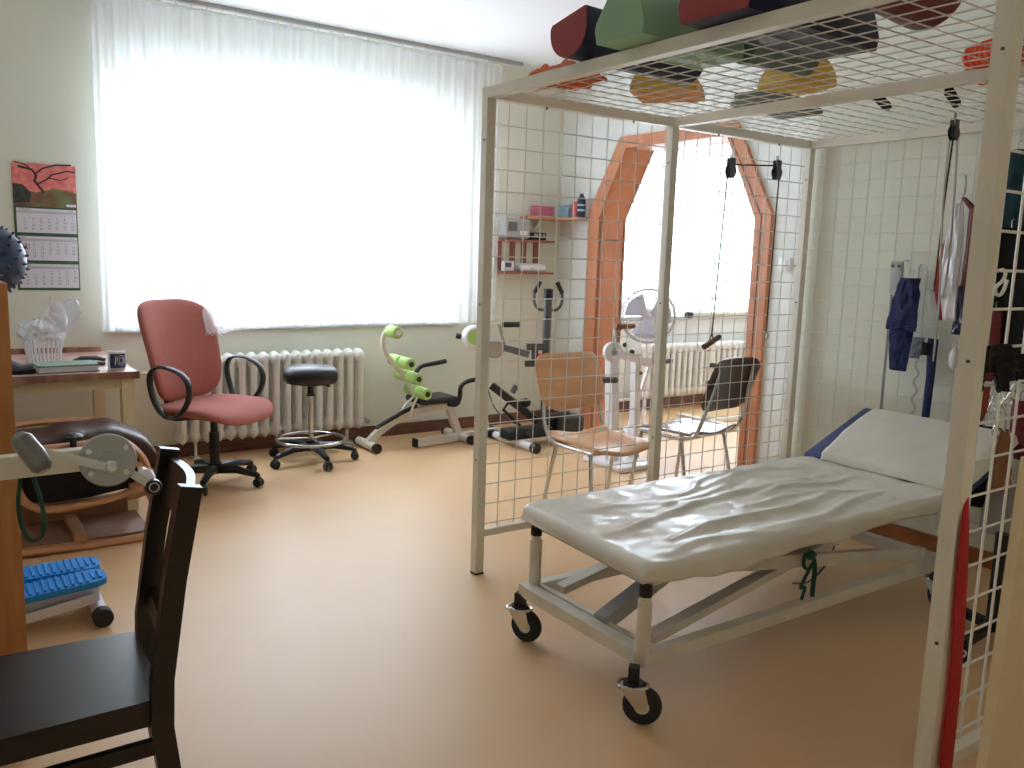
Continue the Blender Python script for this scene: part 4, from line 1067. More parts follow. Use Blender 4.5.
# light switch
t_ = thing('light_switch', 'small white light switch on the wall right of the arch', 'light switch', (AX,.43,1.35)); MB().box((AX-.005,.43,1.35),(.01,.085,.085),bev=.003).build('plate', 'porcelain', t_, world=True); MB().box((AX-.012,.43,1.35),(.006,.055,.055),bev=.002).build('rocker', 'white', t_, world=True)

# ------------------------------------------------------------------ wooden chair facing the cage
def bent_chair(loc, rz, m_seat, m_back, label, z=.42, padded=False):
    t = thing('stacking_chair', label, 'chair', loc, rz)
    # local: facing -Y
    def seat(u_, v_):
        x = -.20+.40*u_; y = -.20+.40*v_; zz = z+.012*math.cos((x)/.2*PI)*-1+(.02 if v_ > .9 else 0)*(v_-.9)*10
        if v_ < .2: zz -= .018*((.2-v_)/.2)**2
        cr = .0
        return Vector((x*(1-.05*(1-v_)), y, zz))
    MB().grid(seat, 20, 20).build('seat', m_seat, t, solid=.014)
    def back(u_, v_):
        x = -.20+.40*u_; a = v_; hz = .17
        w_ = (1-.10*abs(2*v_-1)**8)*(1.06+.04*v_)
        return Vector((x*w_, .205+.085*v_+.03*(1-math.cos((u_-.5)*PI)), z+.14+.29*v_-.03*abs(2*u_-1)**8*(1 if v_ > .5 else -1)*abs(2*v_-1)))
    MB().grid(back, 20, 14).build('backrest', m_back, t, solid=.013)
    fr = MB()
    for s in (-1, 1):
        x = s*.195
        fr.tube(smooth([(x,-.16,z-.015),(x,.0,z-.02),(x,.15,z-.018),(x,.215,z+.02),(x,.25,z+.12),(x*.85,.275,z+.24),(x*.80,.305,z+.38)], 2), .0105, 10)
    fr.cyl((-.195,-.13,z-.025),(.195,-.13,z-.025),.009); fr.cyl((-.195,.12,z-.025),(.195,.12,z-.025),.009)
    fr.build('side_frame', 'chrome', t)
    for s in (-1, 1):
        for (y0, y1) in ((-.15,-.21),(.12,.20)):
            l = MB().tube(smooth([(s*.195,y0,z-.025),(s*.20,y0+(y1-y0)*.1,z-.05),(s*.225,y1,.012)], 1), .0105, 10).build('leg', 'chrome', t)
            MB().cyl((s*.225,y1,0),(s*.226,y1,.025),.013).build('foot_cap', 'rubber', l)
    return t
bent_chair((.95, .32, 0), 0, 'ply', 'ply', 'orange beech plywood chair behind the mesh, facing the bed')
bent_chair((1.615, .375, 0), PI+.14, 'seatglare', 'brownseat', 'dark brown chair seen from behind through the mesh near the arch')

# ------------------------------------------------------------------ white arm ergometer in the far opening
er = thing('hand_ergometer', 'white hand crank machine on a pale stand in front of the arch', 'exercise machine', (1.7, 1.25, 0))
def pw(px, py, Y):   # point on the plane y = Y, taken from image pixel positions
    d = f+r2*((px-512)/foc)+u2*((384-py)/foc); t_ = (Y-cp[1])/d.y; return Vector(cp)+d*t_
EY = 1.15
e = lambda px, py, dy=0: pw(px, py, EY+dy)
def ep(mb, name, m, label=None): return mb.build(name, m, er, world=True, label=label)
dc = e(613, 352)
ep(MB().lathe([(0,-.02),(.06,-.02),(.066,-.012),(.066,.012),(.06,.02),(0,.02)], c=dc, axis=(-.35,-.93,.1), n=28), 'crank_disc', 'porcelain')
ep(MB().lathe([(0,.018),(.02,.018),(.022,.026),(0,.03)], c=dc, axis=(-.35,-.93,.1), n=16), 'hub_nut', 'steel')
ep(MB().beam(dc, e(655,365), .05, .05), 'arm_bar', 'porcelain')
ep(MB().cyl(e(652,362,-.02), e(671,361,-.02), .018), 'rear_grip', 'grey')
ep(MB().beam(dc+Vector((0,-.03,.02)), e(614.5,326), .012, .018), 'crank_arm', 'steel')
ep(MB().cyl(e(615,326,-.02), e(621,327,-.02), .022).cyl(e(619,327,-.02), e(634,326,-.02), .016), 'front_grip', 'brownl', )
ep(MB().cyl(e(596,380,-.03), e(616,380,-.03), .02), 'lower_grip', 'dgrey')
ep(MB().beam(dc+Vector((.02,.03,-.03)), Vector((e(618,400).x, EY+.03, 0.02)), .06, .07), 'stand_post', 'porcelain')
ep(MB().beam(Vector((e(640,400).x, EY+.03, 0.02)), e(636,358,.03), .05, .05).beam(Vector((e(630,400).x, EY+.08, 0.02)), e(650,362,.08), .02, .02), 'brace', 'porcelain')
bx = e(628,400).x
ep(MB().box((bx,EY+.04,.02),(.34,.40,.035),bev=.01), 'base_plate', 'porcelain')
ep(MB().ball(e(625,345,-.01), .016, 10).ball(e(632,352,-.01), .018, 10).ball(e(641,373,-.01), .012, 10), 'knob', 'black')

# ------------------------------------------------------------------ fan in the far room
fn_ = thing('pedestal_fan', 'white pedestal fan with round wire guard seen through the arch', 'fan', (3.25, 2.2, 0))
FYY = 1.9
fc = pw(648, 316, FYY); fr_ = .205
axis = Vector((-.75,-.62,.05)).normalized()
g = MB(); q = axis.to_track_quat('Z','Y')
def circ(c, r_, n=40): return [c+q @ Vector((r_*math.cos(2*PI*i/n), r_*math.sin(2*PI*i/n), 0)) for i in range(n)]
for off, k_ in ((.05,1),(-.05,1)): g.tube(circ(fc+axis*off, fr_*k_), .0045, 6, closed=True)
g.tube(circ(fc, fr_*1.03), .004, 6, closed=True)
for i in range(36):
    a = 2*PI*i/36; d = q @ Vector((math.cos(a), math.sin(a), 0))
    g.tube([fc+axis*.075+d*.03, fc+axis*.05+d*fr_, fc-axis*.05+d*fr_, fc-axis*.075+d*.03], .0012, 4)
gd = g.build('guard', 'lgrey', fn_, world=True)
for i in range(3):
    a0 = 2*PI*i/3+.4
    def bl_(u_, v_): 
        a = a0+(u_-.5)*1.3; r_ = .03+.15*v_; return fc+q @ Vector((r_*math.cos(a), r_*math.sin(a), .03*(u_-.5)))
    MB().grid(bl_, 10, 6).build('blade', 'lilac', fn_, world=True, solid=.003)
MB().lathe([(0,-.09),(.05,-.08),(.055,.0),(.03,.02),(0,.025)], c=fc-axis*.04, axis=axis).build('motor', 'porcelain', fn_, world=True)
MB().cyl((fc.x+.07,fc.y+.06,.03),(fc.x+.07,fc.y+.06,fc.z-.02),.014).build('pole', 'porcelain', fn_, world=True)
MB().lathe([(0,0),(.17,0),(.17,.01),(.03,.035),(0,.04)], c=(fc.x+.07,fc.y+.06,0)).build('base', 'porcelain', fn_, world=True)
# parallel bars
pb = thing('parallel_bars', 'cream parallel walking bar on posts in front of the far radiator', 'walking bars', (3.8, 1.9, 0))
PY = 1.95
a = pw(688,315,PY); b_ = a+Vector((2.3,0,0))
MB().cyl(a, b_, .022).build('hand_bar', 'wall', pb, world=True); MB().cyl(a-Vector((.015,0,0)), a+Vector((.035,0,0)), .027).build('end_cap', 'black', pb, world=True)
for px in (711,):
    x = pw(px,340,PY).x
    for xx in (x, x+1.6):
        p_ = MB().box((xx,PY,.38),(.045,.045,.70)).box((xx,PY,.76),(.03,.03,.12)).build('post', 'cream', pb, world=True)
        MB().cyl((xx,PY-.02,.50),(xx,PY-.06,.50),.022).cyl((xx-.04,PY-.02,.36),(xx-.04,PY-.05,.36),.016).cyl((xx+.02,PY-.02,.36),(xx+.02,PY-.05,.36),.016).build('knob', 'black', p_, world=True)
    MB().box((x+.8,PY,.02),(1.9,.06,.035)).box((x,PY,.02),(.07,.6,.035)).build('base_bar', 'cream', pb, world=True)

# ------------------------------------------------------------------ pulleys and ropes on the cage
def pulley(name, label, top_, group, sc=1.35, rp=True):
    t = thing('pulley', label, 'pulley', top_, 0, group); x, y, z = top_
    MB().tube(smooth([(x,y,z+.045),(x+.008,y,z+.06),(x-.004,y,z+.07),(x-.01,y,z+.055),(x,y,z+.03)],2), .003, 6).build('hook', 'steel', t, world=True)
    for s in (-1, 1): MB().box((x,y+s*.011,z),(.028*sc,.004,.07*sc),bev=.0015).build('cheek', 'dgrey', t, world=True)
    MB().lathe([(0,-.009),(.032,-.009),(.032,-.006),(.024,0),(.032,.006),(.032,.009),(0,.009)], c=(x,y,z-.014), axis=(0,1,0), n=20).build('wheel', 'black', t, world=True)
    return t
GP = 'pulleys hooked on the cage side mesh'
YP = -.03
def pl(px, py, Y): return pw(px, py, Y)
p1 = pl(731,168,YP); p2 = pl(777,170,YP)
pulley('p', 'black pulley holding the rope with the wooden handle', tuple(p1), GP); pulley('p', 'black pulley on the mesh beside the corner post', tuple(p2), GP)
hb = pl(712,333,YP); he = pl(766,332,YP)
t_ = thing('pulley_rope', 'dark rope running over both pulleys with a wooden grip', 'rope', tuple(p1))
MB().tube([hb, p1+Vector((-.02,0,-.01)), p1+Vector((-.01,0,.02)), p1+Vector((.02,0,.018)), p2+Vector((-.01,0,.02)), p2+Vector((.02,0,.0)), he], .0035, 6).build('rope', 'ropeb', t_, world=True)
MB().tube([hb, hb+Vector((-.03,0,-.07))], .003, 6).tube([hb, hb+Vector((.02,0,-.055))], .003, 6).build('bridle', 'ropeb', t_, world=True)
MB().cyl(pl(704,347,YP-.02), pl(719,337,YP+.02), .014).build('wooden_grip', 'base', t_, world=True, label='reddish wooden grip')
MB().tube([he+Vector((.018*math.cos(2*PI*i/16),0,-.02+.018*math.sin(2*PI*i/16))) for i in range(16)], .004, 6, closed=True).build('end_ring', 'steel', t_, world=True)

# ------------------------------------------------------------------ items hanging on the bed head mesh (x = LX)
HX = LX-.035
def pxw(px, py, X=HX):  # camera ray through an image pixel, met at a plane of constant x
    d = f+r2*((px-512)/foc)+u2*((384-py)/foc); t_ = (X-cp[0])/d.x; return Vector(cp)+d*t_
def strip(path, w, th, m, name, parent, X=HX, wob=0):
    """soft band following points (y,z) worked out from image pixels on the mesh plane"""
    def fnn(u_, v_):
        i = min(len(path)-2, int(v_*(len(path)-1))); k_ = v_*(len(path)-1)-i
        y = path[i][0]*(1-k_)+path[i+1][0]*k_; z = path[i][1]*(1-k_)+path[i+1][1]*k_
        ww = (w[i]*(1-k_)+w[i+1]*k_) if isinstance(w, list) else w
        return Vector((X-th-.008*math.sin(u_*PI)+wob*noise.noise(Vector((u_*6, v_*7, y*5))), y+(u_-.5)*ww, z))
    return MB().grid(fnn, 12, 24).build(name, m, parent, world=True, solid=.006)
# hand control
t_ = thing('hand_control', 'light grey hand control with coiled cord hooked on the mesh', 'remote control', (HX,-.58,1.37))
MB().box((HX-.01,-.585,1.305),(.022,.062,.155),R=Matrix.Rotation(math.radians(-2),3,'X'),bev=.008).build('case', 'lgrey', t_, world=True)
MB().cyl((HX-.018,-.567,1.36),(HX-.024,-.567,1.36),.008).cyl((HX-.018,-.600,1.36),(HX-.024,-.600,1.36),.008).build('button', 'dgrey', t_, world=True)
coil = []
for i in range(600):
    z = 1.22-.72*i/600; a = i*.62; coil.append((HX-.012+.006*math.cos(a), -.572+.0+.006*math.sin(a), z))
MB().tube(coil, .0022, 4).build('coiled_cord', 'dgrey', t_, world=True)
MB().tube([(HX,-.60,1.38),(HX,-.62,1.39),(HX+.02,-.62,1.385)], .003, 6).build('hook', 'steel', t_, world=True)
# navy sling
t_ = thing('sling', 'folded navy cloth sling hanging beside the hand control', 'sling', (HX,-.66,1.3))
strip([(-.665,1.305),(-.655,1.2),(-.645,1.08),(-.645,1.055)], [.10,.13,.155,.15], .03, 'sling', 'upper_fold', t_, wob=.018)
strip([(-.635,1.10),(-.64,.98),(-.64,.86)], [.12,.115,.085], .014, 'sling', 'lower_fold', t_, wob=.012)
MB().tube([(HX-.02,-.70,1.30),(HX-.02,-.70,1.36),(HX,-.70,1.37)], .003, 6).build('hook', 'steel', t_, world=True)
# grey cuff + long strap + chain
t_ = thing('cuff', 'grey padded cuff with a dangling navy strap on the mesh', 'cuff', (HX,-.76,1.03))
strip([(-.735,1.03),(-.73,.97),(-.72,.93)], [.06,.065,.05], .02, 'greycloth', 'pad', t_, wob=.008)
strip([(-.80,1.03),(-.805,.85),(-.80,.60)], [.05,.04,.035], .012, 'sling', 'strap', t_)
strip([(-.775,1.01),(-.775,.95)], .045, .022, 'blackcloth', 'buckle_flap', t_)
t_ = thing('chain', 'thin steel chain dangling from the mesh above the head section', 'chain', (HX,-.73,.93))
ch = MB()
for i in range(26):
    z = .92-.012*i; y = -.735+.012*math.sin(i*.9)
    c_ = Vector((HX-.012, y, z)); ax_ = Vector((1,0,0)) if i % 2 else Vector((0,1,0))
    o2 = ax_.cross(Vector((0,0,1)))
    ch.tube([c_+Vector((0,0,.008))*math.cos(2*PI*j/8)+ax_*.004*math.sin(2*PI*j/8) for j in range(8)], .0014, 4, closed=True)
ch.build('links', 'steel', t_, world=True)
# pulley set with twisted ropes
t_ = pulley('p', 'black double pulley under the cage roof holding the pale ropes', (1.70,-.95,1.93), 'roof pulleys', 1.1)
t_ = thing('suspension_rope', 'pale twisted rope looping down from the roof pulley', 'rope', (1.70,-.95,1.9))
zt = 1.91
MB().tube(smooth([(1.69,-.94,zt),(1.76,-.90,1.6),(HX-.05,-.83,1.25),(HX-.02,-.815,.98),(HX,-.80,.66)],2), .0045, 6).build('rope', 'rope', t_, world=True)
MB().tube(smooth([(1.72,-.955,zt),(1.80,-.93,1.6),(HX-.06,-.86,1.28),(HX-.04,-.83,1.22)],2), .0045, 6).build('rope', 'rope', t_, world=True)
MB().tube(smooth([(1.70,-.95,zt),(1.77,-.90,1.6),(HX-.05,-.80,1.25)],2), .0035, 6).build('rope', 'ropeb', t_, world=True)
# red white navy band on a hook
t_ = thing('hanging_band', 'red, white and navy cloth bands on a steel hook beside the post', 'strap', (HX,-.87,1.66))
strip([(-.865,1.645),(-.86,1.5),(-.855,1.3),(-.875,1.12)], [.035,.075,.085,.06], .03, 'porcelain', 'white_band', t_, wob=.01)
strip([(-.865,1.62),(-.82,1.45),(-.805,1.28),(-.835,1.12)], [.02,.04,.05,.03], .02, 'redbag', 'red_band', t_, wob=.008)
strip([(-.875,1.67),(-.925,1.62),(-.925,1.45),(-.92,1.25)], [.02,.035,.03,.03], .02, 'maroon', 'maroon_band', t_)
strip([(-.92,1.28),(-.925,1.18),(-.915,1.06)], [.04,.055,.06], .022, 'navy', 'navy_band', t_, wob=.01)
MB().tube(smooth([(HX-.02,-.865,1.65),(HX-.02,-.88,1.70),(HX-.01,-.87,1.76),(HX,-.86,1.77)],2), .004, 6).build('hook', 'steel', t_, world=True)
t_ = thing('rubber_ball', 'small pale rubber grip hanging low beside the cage post', 'grip', (HX,-.90,.93)); MB().ball((HX-.03,-.915,.95), .022, 16, (1,1,2.2)).build('grip', 'porcelain', t_, world=True); MB().tube([(HX-.03,-.905,1.0),(HX-.02,-.905,1.08)], .002, 5).build('string', 'rope', t_, world=True)

# hanging things behind the near side mesh (seen right of the near post)
NY = -LY+.05
def npx(px, py, Y=NY): return pw(px, py, Y)
def nstrip(path, w, m, name, parent, Y=NY, wob=.006, th=.006):
    pts = [npx(a_, b_2, Y) for a_, b_2 in path]
    def fnn(u_, v_):
        i = min(len(pts)-2, int(v_*(len(pts)-1))); k_ = v_*(len(pts)-1)-i
        p = pts[i].lerp(pts[i+1], k_); ww = (w[i]*(1-k_)+w[i+1]*k_) if isinstance(w, list) else w
        return Vector((p.x+(u_-.5)*ww, Y+.012*math.sin(u_*PI)+wob*noise.noise(Vector((u_*5, v_*8, p.x*9))), p.z))
    return MB().grid(fnn, 10, 26).build(name, m, parent, world=True, solid=th)
t_ = thing('black_sling', 'black cloth sling draped over the near mesh wires', 'sling', tuple(npx(1000,350)))
nstrip([(1000,345),(1000,360),(1002,372)], [.10,.14,.13], 'blackcloth', 'pad', t_, Y=-LY-.012)
nstrip([(984,352),(979,380),(976,400)], [.05,.045,.03], 'blackcloth', 'strap', t_, Y=-LY-.010)
nstrip([(1003,366),(1004,392)], [.07,.045], 'blackcloth', 'tail', t_, Y=-LY-.014)
nstrip([(1020,355),(1023,380)], [.07,.05], 'blackcloth', 'tail', t_, Y=-LY-.010)
t_ = thing('leather_cuff', 'tan leather cuff hanging behind the near mesh', 'cuff', tuple(npx(1004,430)))
nstrip([(1006,430),(1003,455),(1000,480),(998,494)], [.03,.085,.11,.10], 'brownl', 'pad', t_)
MB().tube([npx(1004,432), npx(1006,415), npx(1002,406)], .003, 6).build('hook', 'steel', t_, world=True)
t_ = thing('snap_hooks', 'bunch of steel snap hooks on a near mesh wire', 'hooks', tuple(npx(1000,400)))
for (x, y) in ((992,405),(997,412),(1003,404),(1009,398),(1013,390),(996,428)):
    p = npx(x, y, NY-.02); MB().tube([p+Vector((.010*math.cos(2*PI*i/14), .004*math.sin(4*PI*i/14), .019*math.sin(2*PI*i/14))) for i in range(14)], .0026, 6, closed=True).build('hook', 'chrome', t_, world=True)
t_ = thing('white_hook', 'white wire hook clipped on the near mesh', 'hook', tuple(npx(1000,270)))
MB().tube(smooth([npx(a_, b_2, -LY-.006) for a_, b_2 in [(998,271),(1003,269),(1006,273),(1003,281),(995,287),(995,294),(1000,296),(1004,290),(1007,280)]],2), .004, 6).build('wire', 'white', t_, world=True)
def drape(name, label, cat, path, w, m, X, group=None, wob=.012):
    pts = [pxw(a_, b_2, X) for a_, b_2 in path]; t2 = thing(name, label, cat, tuple(pts[0]), 0, group)
    def fnn(u_, v_):
        i = min(len(pts)-2, int(v_*(len(pts)-1))); k_ = v_*(len(pts)-1)-i
        p = pts[i].lerp(pts[i+1], k_); ww = (w[i]*(1-k_)+w[i+1]*k_) if isinstance(w, list) else w
        return Vector((X-.02*math.sin(u_*PI)+wob*noise.noise(Vector((u_*5, v_*8, p.y*9))), p.y+(u_-.5)*ww, p.z))
    MB().grid(fnn, 12, 30).build('cloth', m, t2, world=True, solid=.01)
    h = pts[0]; MB().tube([h+Vector((0,0,-.02)), h+Vector((-.005,0,.03)), h+Vector((.02,0,.04))], .003, 6).build('hook', 'steel', t2, world=True)
    return t2
drape('teal_bag', 'teal cloth bag hanging high at the bed head corner', 'bag', [(1018,150),(1014,190),(1010,235),(1006,262)], [.10,.16,.2,.2], 'teal', HX-.06)
drape('navy_bag', 'navy cloth bundle hanging below the teal bag', 'bag', [(1010,205),(1006,240),(1003,290)], [.16,.26,.28], 'sling', HX-.02)
drape('black_belt', 'wide black belt hanging under the navy bundle', 'belt', [(1012,228),(1006,290),(1003,350),(1000,380)], [.18,.26,.26,.2], 'blackcloth', HX-.10)
drape('maroon_strap', 'maroon strap hanging behind the near post', 'strap', [(996,310),(988,345),(982,380)], [.05,.10,.08], 'maroon', HX-.13)
drape('rust_strap', 'rust orange strap hanging behind the near post', 'strap', [(984,385),(978,410),(972,428)], [.05,.08,.05], 'rust', HX-.12)
drape('dark_green_belt', 'slim dark green belt beside the near post', 'belt', [(1004,165),(992,230),(986,290),(984,320)], [.04,.07,.08,.09], 'teal', HX-.14)
drape('black_harness', 'black harness hanging low near the bed head', 'harness', [(984,425),(980,470),(974,505)], [.14,.12,.07], 'blackcloth', HX-.12)
drape('maroon_belt', 'maroon belt hanging beside the tan cuff', 'belt', [(1020,400),(1022,430),(1024,460)], [.06,.09,.07], 'maroon', HX-.12)
t_ = thing('pale_panel', 'pale grey plastic panel hanging under the tan cuff at the bed head mesh', 'flat_panel', (HX-.03,-1.2,.45))  # plain flat panel, added on the mesh for a pale area
q0, q1 = pxw(985,480,HX-.04), pxw(1030,545,HX-.04)
MB().box((HX-.04,(q0.y+q1.y)/2,(q0.z+q1.z)/2),(.02,abs(q0.y-q1.y),abs(q0.z-q1.z)),bev=.006).build('flat_panel', 'lgrey', t_, world=True)
for y in (q0.y-.05, q1.y+.05): MB().tube([(HX-.035,y,q0.z-.01),(HX-.035,y,q0.z+.03),(HX+.02,y,q0.z+.035)],.003,6).build('hook', 'steel', t_, world=True)
# small trolley wheel stand at the right, black with white hub
t_ = thing('floor_stand', 'black wheeled stand base on the floor behind the near mesh', 'stand', (1.25,-1.62,0))
c_ = npx(990,600,-1.5); 
MB().beam((1.0,-1.55,.07),(1.55,-1.50,.07),.035,.03).beam((1.2,-1.75,.07),(1.3,-1.35,.07),.035,.03).build('cross_base', 'black', t_, world=True)
for (x, y) in ((1.0,-1.55),(1.55,-1.50),(1.2,-1.75),(1.3,-1.35)):
    MB().lathe([(.012,-.014),(.036,-.014),(.04,0),(.036,.014),(.012,.014)], c=(x,y,.04), axis=(.3,1,0), n=20).build('wheel', 'rubber', t_, world=True)
    MB().lathe([(0,-.012),(.014,-.016),(.014,.016),(0,.012)], c=(x,y,.04), axis=(.3,1,0), n=14).build('hub', 'porcelain', t_, world=True)
MB().cyl((1.25,-1.53,.07),(1.25,-1.53,.42),.022).build('pole', 'black', t_, world=True)
# red strap on the near post
t_ = thing('red_strap', 'long red webbing strap hanging beside the near cage post', 'strap', tuple(npx(967,490,-LY)))
pts = [npx(967,486,-LY-.01), npx(965,525,-LY-.03), npx(962,575,-LY-.03), npx(958,640,-LY-.03), npx(954,690,-LY-.03), npx(948,745,-LY-.03), npx(944,785,-LY-.03)]
ws = [.008,.032,.046,.050,.052,.058,.054]
def rs_(u_, v_):
    i = min(len(pts)-2, int(v_*(len(pts)-1))); k_ = v_*(len(pts)-1)-i; p = pts[i].lerp(pts[i+1], k_); ww = ws[i]*(1-k_)+ws[i+1]*k_
    return Vector((p.x+(u_-.5)*ww, p.y-.003*math.sin(u_*PI), p.z))
MB().grid(rs_, 8, 40).build('webbing', 'red', t_, world=True, solid=.003); MB().ball(pts[0], .007, 8).build('knot', 'red', t_, world=True)
# leaning cream board at the near right
t_ = thing('leaning_board', 'cream painted board leaning in the near right corner', 'board', (.6,-2.28,0))
a_ = pw(1026,478,-2.2)+Vector((.012,0,0)); b_2 = pw(984,768,-2.2)+Vector((.012,0,0)); d_ = (b_2-a_)
bt = b_2+d_*((b_2.z-.0)/(-d_.z)); tp = a_-d_*.06
mb_ = MB(); th = .02
vs_ = []
for y in (-2.2, -2.2+th): vs_ += [(bt.x, y, 0.001), (bt.x+.55, y, 0.001), (tp.x+.55, y, tp.z), (tp.x, y, tp.z)]
mb_.add(vs_, [(0,1,2,3),(7,6,5,4),(0,4,5,1),(1,5,6,2),(2,6,7,3),(3,7,4,0)])
mb_.build('board', 'wornboard', t_, world=True)
MB().box((bt.x+.3,-2.27,.03),(.3,.09,.06)).build('foot', 'wornboard', t_, world=True)

# ------------------------------------------------------------------ things on the cage roof
ZR = CH+.004
def halfroll(x0, x1, yc, r_, flatup, rz=0):
    n = 18; poly = []
    for i in range(n+1):
        a = PI*i/n; poly.append((r_*math.cos(a), -r_*math.sin(a)))
    return poly
def roll(name, label, cat, c, length, r_, rz, m_side, m_end, shape='full', group=None, tiltx=0):
    """axis along local x, resting on the roof mesh"""
    t2 = thing(name, label, cat, (c[0], c[1], ZR), rz, group)
    if shape == 'full': poly = [(r_*math.cos(2*PI*i/32), r_+r_*math.sin(2*PI*i/32)) for i in range(32)]
    elif shape == 'halfdown':
        poly = [(r_*math.cos(PI+PI*i/20), r_+r_*math.sin(PI+PI*i/20)) for i in range(21)]
    elif shape == 'halfup':
        poly = [(r_*math.cos(PI*i/20), r_*math.sin(PI*i/20)) for i in range(21)]
    elif shape == 'dee':
        poly = [(r_*math.cos(PI+PI*i/20), r_+r_*math.sin(PI+PI*i/20)) for i in range(21)]+[(r_*1.0, r_*1.15), (r_*.9, r_*1.3), (-r_*.9, r_*1.72), (-r_*1.0, r_*1.6)]
    elif shape == 'wedge':
        poly = [(-r_, .0), (r_*.9, .0), (r_, .04), (r_*.95, r_*.6), (r_*.3, r_*1.5), (-r_*.2, r_*1.62), (-r_*.8, r_*1.2), (-r_*1.05, r_*.3)]
    Mx = Matrix(((0,0,1,-length/2),(1,0,0,0),(0,1,0,0),(0,0,0,1)))
    if tiltx: Mx = Matrix.Rotation(tiltx, 4, 'X') @ Mx
    o = MB().prism(poly, length, Mx, smooth=True); o.build('cover', m_side, t2)
    for s in (0, 1):
        Me = Matrix(((0,0,1,-length/2-.004 if s == 0 else length/2),(1,0,0,0),(0,1,0,0),(0,0,0,1)))
        if tiltx: Me = Matrix.Rotation(tiltx, 4, 'X') @ Me
        MB().prism([(a_*.985, b_*.985+.001) for a_, b_ in poly], .004, Me).build('end_panel', m_end, t2)
    return t2
roll('half_bolster', 'navy bolster with a rounded red end on the cage roof beside the green wedge', 'bolster', (.22,-.575), .60, .088, math.radians(4), 'navy', 'darkred', 'dee')
roll('green_wedge', 'large pale green foam wedge on the cage roof between two navy bolsters', 'wedge cushion', (.12,-.87), .46, .104, math.radians(3), 'green', 'green', 'wedge')
roll('green_roll', 'small dark green foam roll behind the pale green wedge', 'roll cushion', (.56,-.93), .30, .06, math.radians(-4), 'ggrey', 'dgreen', 'full')
roll('square_bolster', 'navy bolster with a red end panel on the middle of the cage roof', 'bolster', (.235,-1.21), .64, .12, math.radians(4), 'navy', 'darkred', 'wedge')
roll('maroon_bolster', 'maroon bolster with rounded top at the near edge of the cage roof', 'bolster', (.20,-1.56), .50, .105, math.radians(8), 'maroon', 'maroon', 'full')
roll('yellow_half_roll', 'yellow foam half roll on the cage roof near the crossbar', 'roll cushion', (.86,-.79), .19, .105, math.radians(75), 'yellow', 'yellow', 'halfup')
roll('orange_half_roll', 'light orange foam half roll on the cage roof by the middle post', 'roll cushion', (.64,-.34), .26, .13, math.radians(35), 'oryel', 'yellow', 'halfup')
def crumple(name, label, c, sx_, sy_, h, m, seed):
    t2 = thing(name, label, 'cloth', (c[0], c[1], ZR))
    def fnn(u_, v_):
        a = 2*PI*u_; rr = v_; n_ = noise.noise(Vector((math.cos(a)*1.6, math.sin(a)*1.6, seed)))
        r_ = rr*(1+.5*n_)
        z = h*(1-rr**2)*(1+.6*noise.noise(Vector((math.cos(a)*3*rr, math.sin(a)*3*rr, seed+4))))+.012*(noise.noise(Vector((math.cos(a)*8*rr, math.sin(a)*8*rr, seed)))+.6)
        return Vector((sx_*r_*math.cos(a), sy_*r_*math.sin(a), max(.003, z)))
    MB().grid(fnn, 70, 18).build('cloth', m, t2, solid=.004); return t2
crumple('orange_cloth', 'crumpled orange cloth under the red end bolster on the cage roof', (.16,-.27), .14, .17, .05, 'orange', 2)
for i, (x, y) in enumerate(((.94,-1.52),(1.07,-1.46),(1.20,-1.42))):
    t2 = thing('orange_roller', ['ribbed bright orange roller on the cage roof, closest to the bolsters','ribbed bright orange roller in the middle of its row of three','ribbed bright orange roller on the roof nearest the bed head wall'][i], 'foam roller', (x, y, ZR), math.radians(-28), 'orange rollers on the cage roof')
    prof = []
    for k_ in range(13): prof += [(.034,-.16+k_*.0267),(.040,-.16+k_*.0267+.006),(.040,-.16+k_*.0267+.018),(.034,-.16+k_*.0267+.024)]
    MB().lathe([(.015,-.16)]+prof+[(.015,.187)], c=(0,0,.0405), axis=(0,1,0), n=20).build('roller', 'bright', t2)
for i, (x, y, l) in enumerate(((1.40,-.80,.26),(1.52,-1.03,.26))):
    t2 = thing('rolled_strap', ['rolled black strap on the cage roof past the crossbar','short rolled black strap on the roof above the pale ropes'][i], 'strap', (x, y, ZR), .4, 'rolled straps on the cage roof')
    MB().tube([(-l/2,0,.020),(l/2,0,.020)], .019, 18).build('roll', 'blackcloth', t2)
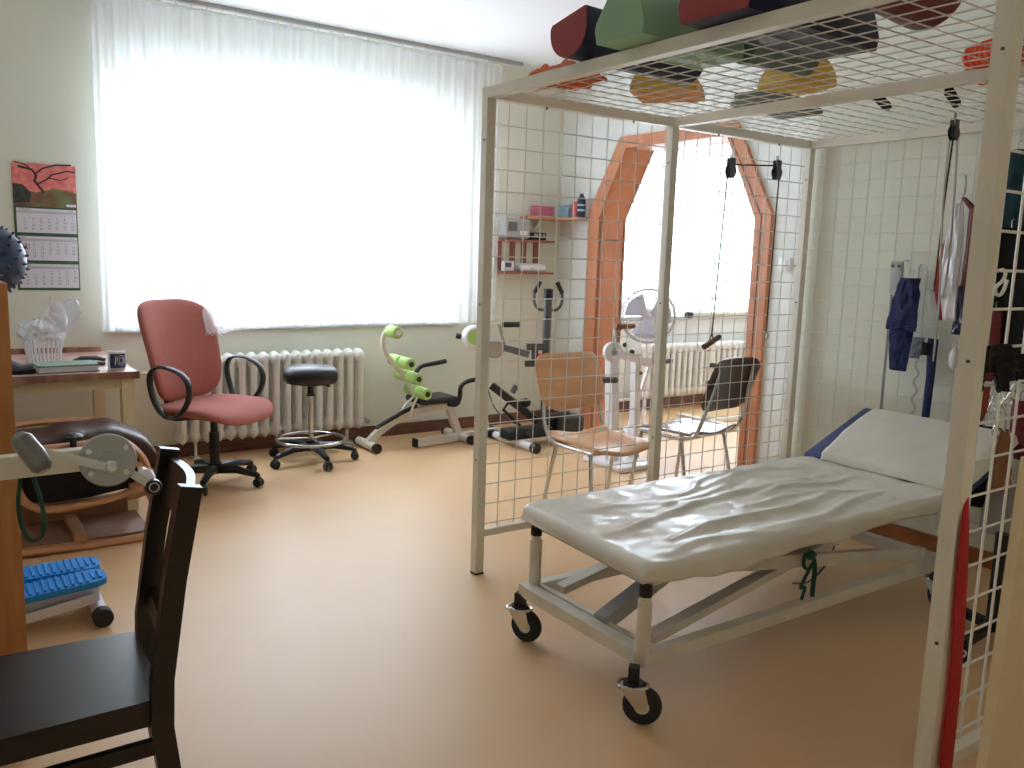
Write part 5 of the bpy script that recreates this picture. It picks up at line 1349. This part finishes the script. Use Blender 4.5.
t2 = thing('folded_mat', 'folded grey foam mat on the cage roof by the corner', 'mat', (1.22,-.42,ZR), .1)
MB().box((0,0,.018),(.42,.20,.03),bev=.012).build('mat', 'ggrey', t2); MB().box((0.01,.01,.05),(.40,.18,.03),bev=.012).build('mat_fold', 'ggrey', t2)

# ------------------------------------------------------------------ light
wd_ = bpy.data.worlds.new('world'); SC.world = wd_; wd_.use_nodes = True
bg = wd_.node_tree.nodes['Background']; bg.inputs[0].default_value = (.77,.88,1,1); bg.inputs[1].default_value = 15
def area(name, loc, rot, sx_, sy_, power, col, portal=False):
    l = bpy.data.lights.new(name, 'AREA'); l.shape = 'RECTANGLE'; l.size = sx_; l.size_y = sy_; l.energy = power; l.color = col
    if portal: l.cycles.is_portal = True
    o = bpy.data.objects.new(name, l); C.objects.link(o); o.location = loc; o.rotation_euler = rot; return o
area('window_portal', ((WIN1[0]+WIN1[1])/2, W+WT+.02, 1.6), (-PI/2, 0, 0), 2.5, 1.55, 1, (1,1,1), True)
area('window_portal', ((WIN2[0]+WIN2[1])/2, W+WT+.02, 1.6), (-PI/2, 0, 0), 2.4, 1.55, 1, (1,1,1), True)

lt = thing('added_fill_lamp', 'long white fill lamp added unseen behind the viewer', 'fill lamp', (-.6,-3.7,CE))  # made-up fill lamp out of view, added to brighten the foreground
MB().box((-.6,-3.7,CE-.03),(1.25,.16,.06),bev=.01).build('housing', 'white', lt, world=True)
em = bpy.data.materials.new('fill_lamp_diffuser'); em.use_nodes = True; eb = em.node_tree.nodes['Principled BSDF']
eb.inputs['Emission Color'].default_value = (1,.86,.66,1); eb.inputs['Emission Strength'].default_value = 9
MB().box((-.6,-3.7,CE-.066),(1.2,.13,.012)).build('diffuser', em, lt, world=True)
SC.cycles.use_denoising = True
SC.cycles.max_bounces = 12; SC.cycles.diffuse_bounces = 8; SC.cycles.transparent_max_bounces = 24
SC.cycles.sample_clamp_indirect = 8
SC.view_settings.view_transform = 'Standard'; SC.view_settings.look = 'None'; SC.view_settings.gamma = 1
SC.view_settings.use_curve_mapping = False
SC.view_settings.exposure = 0.36
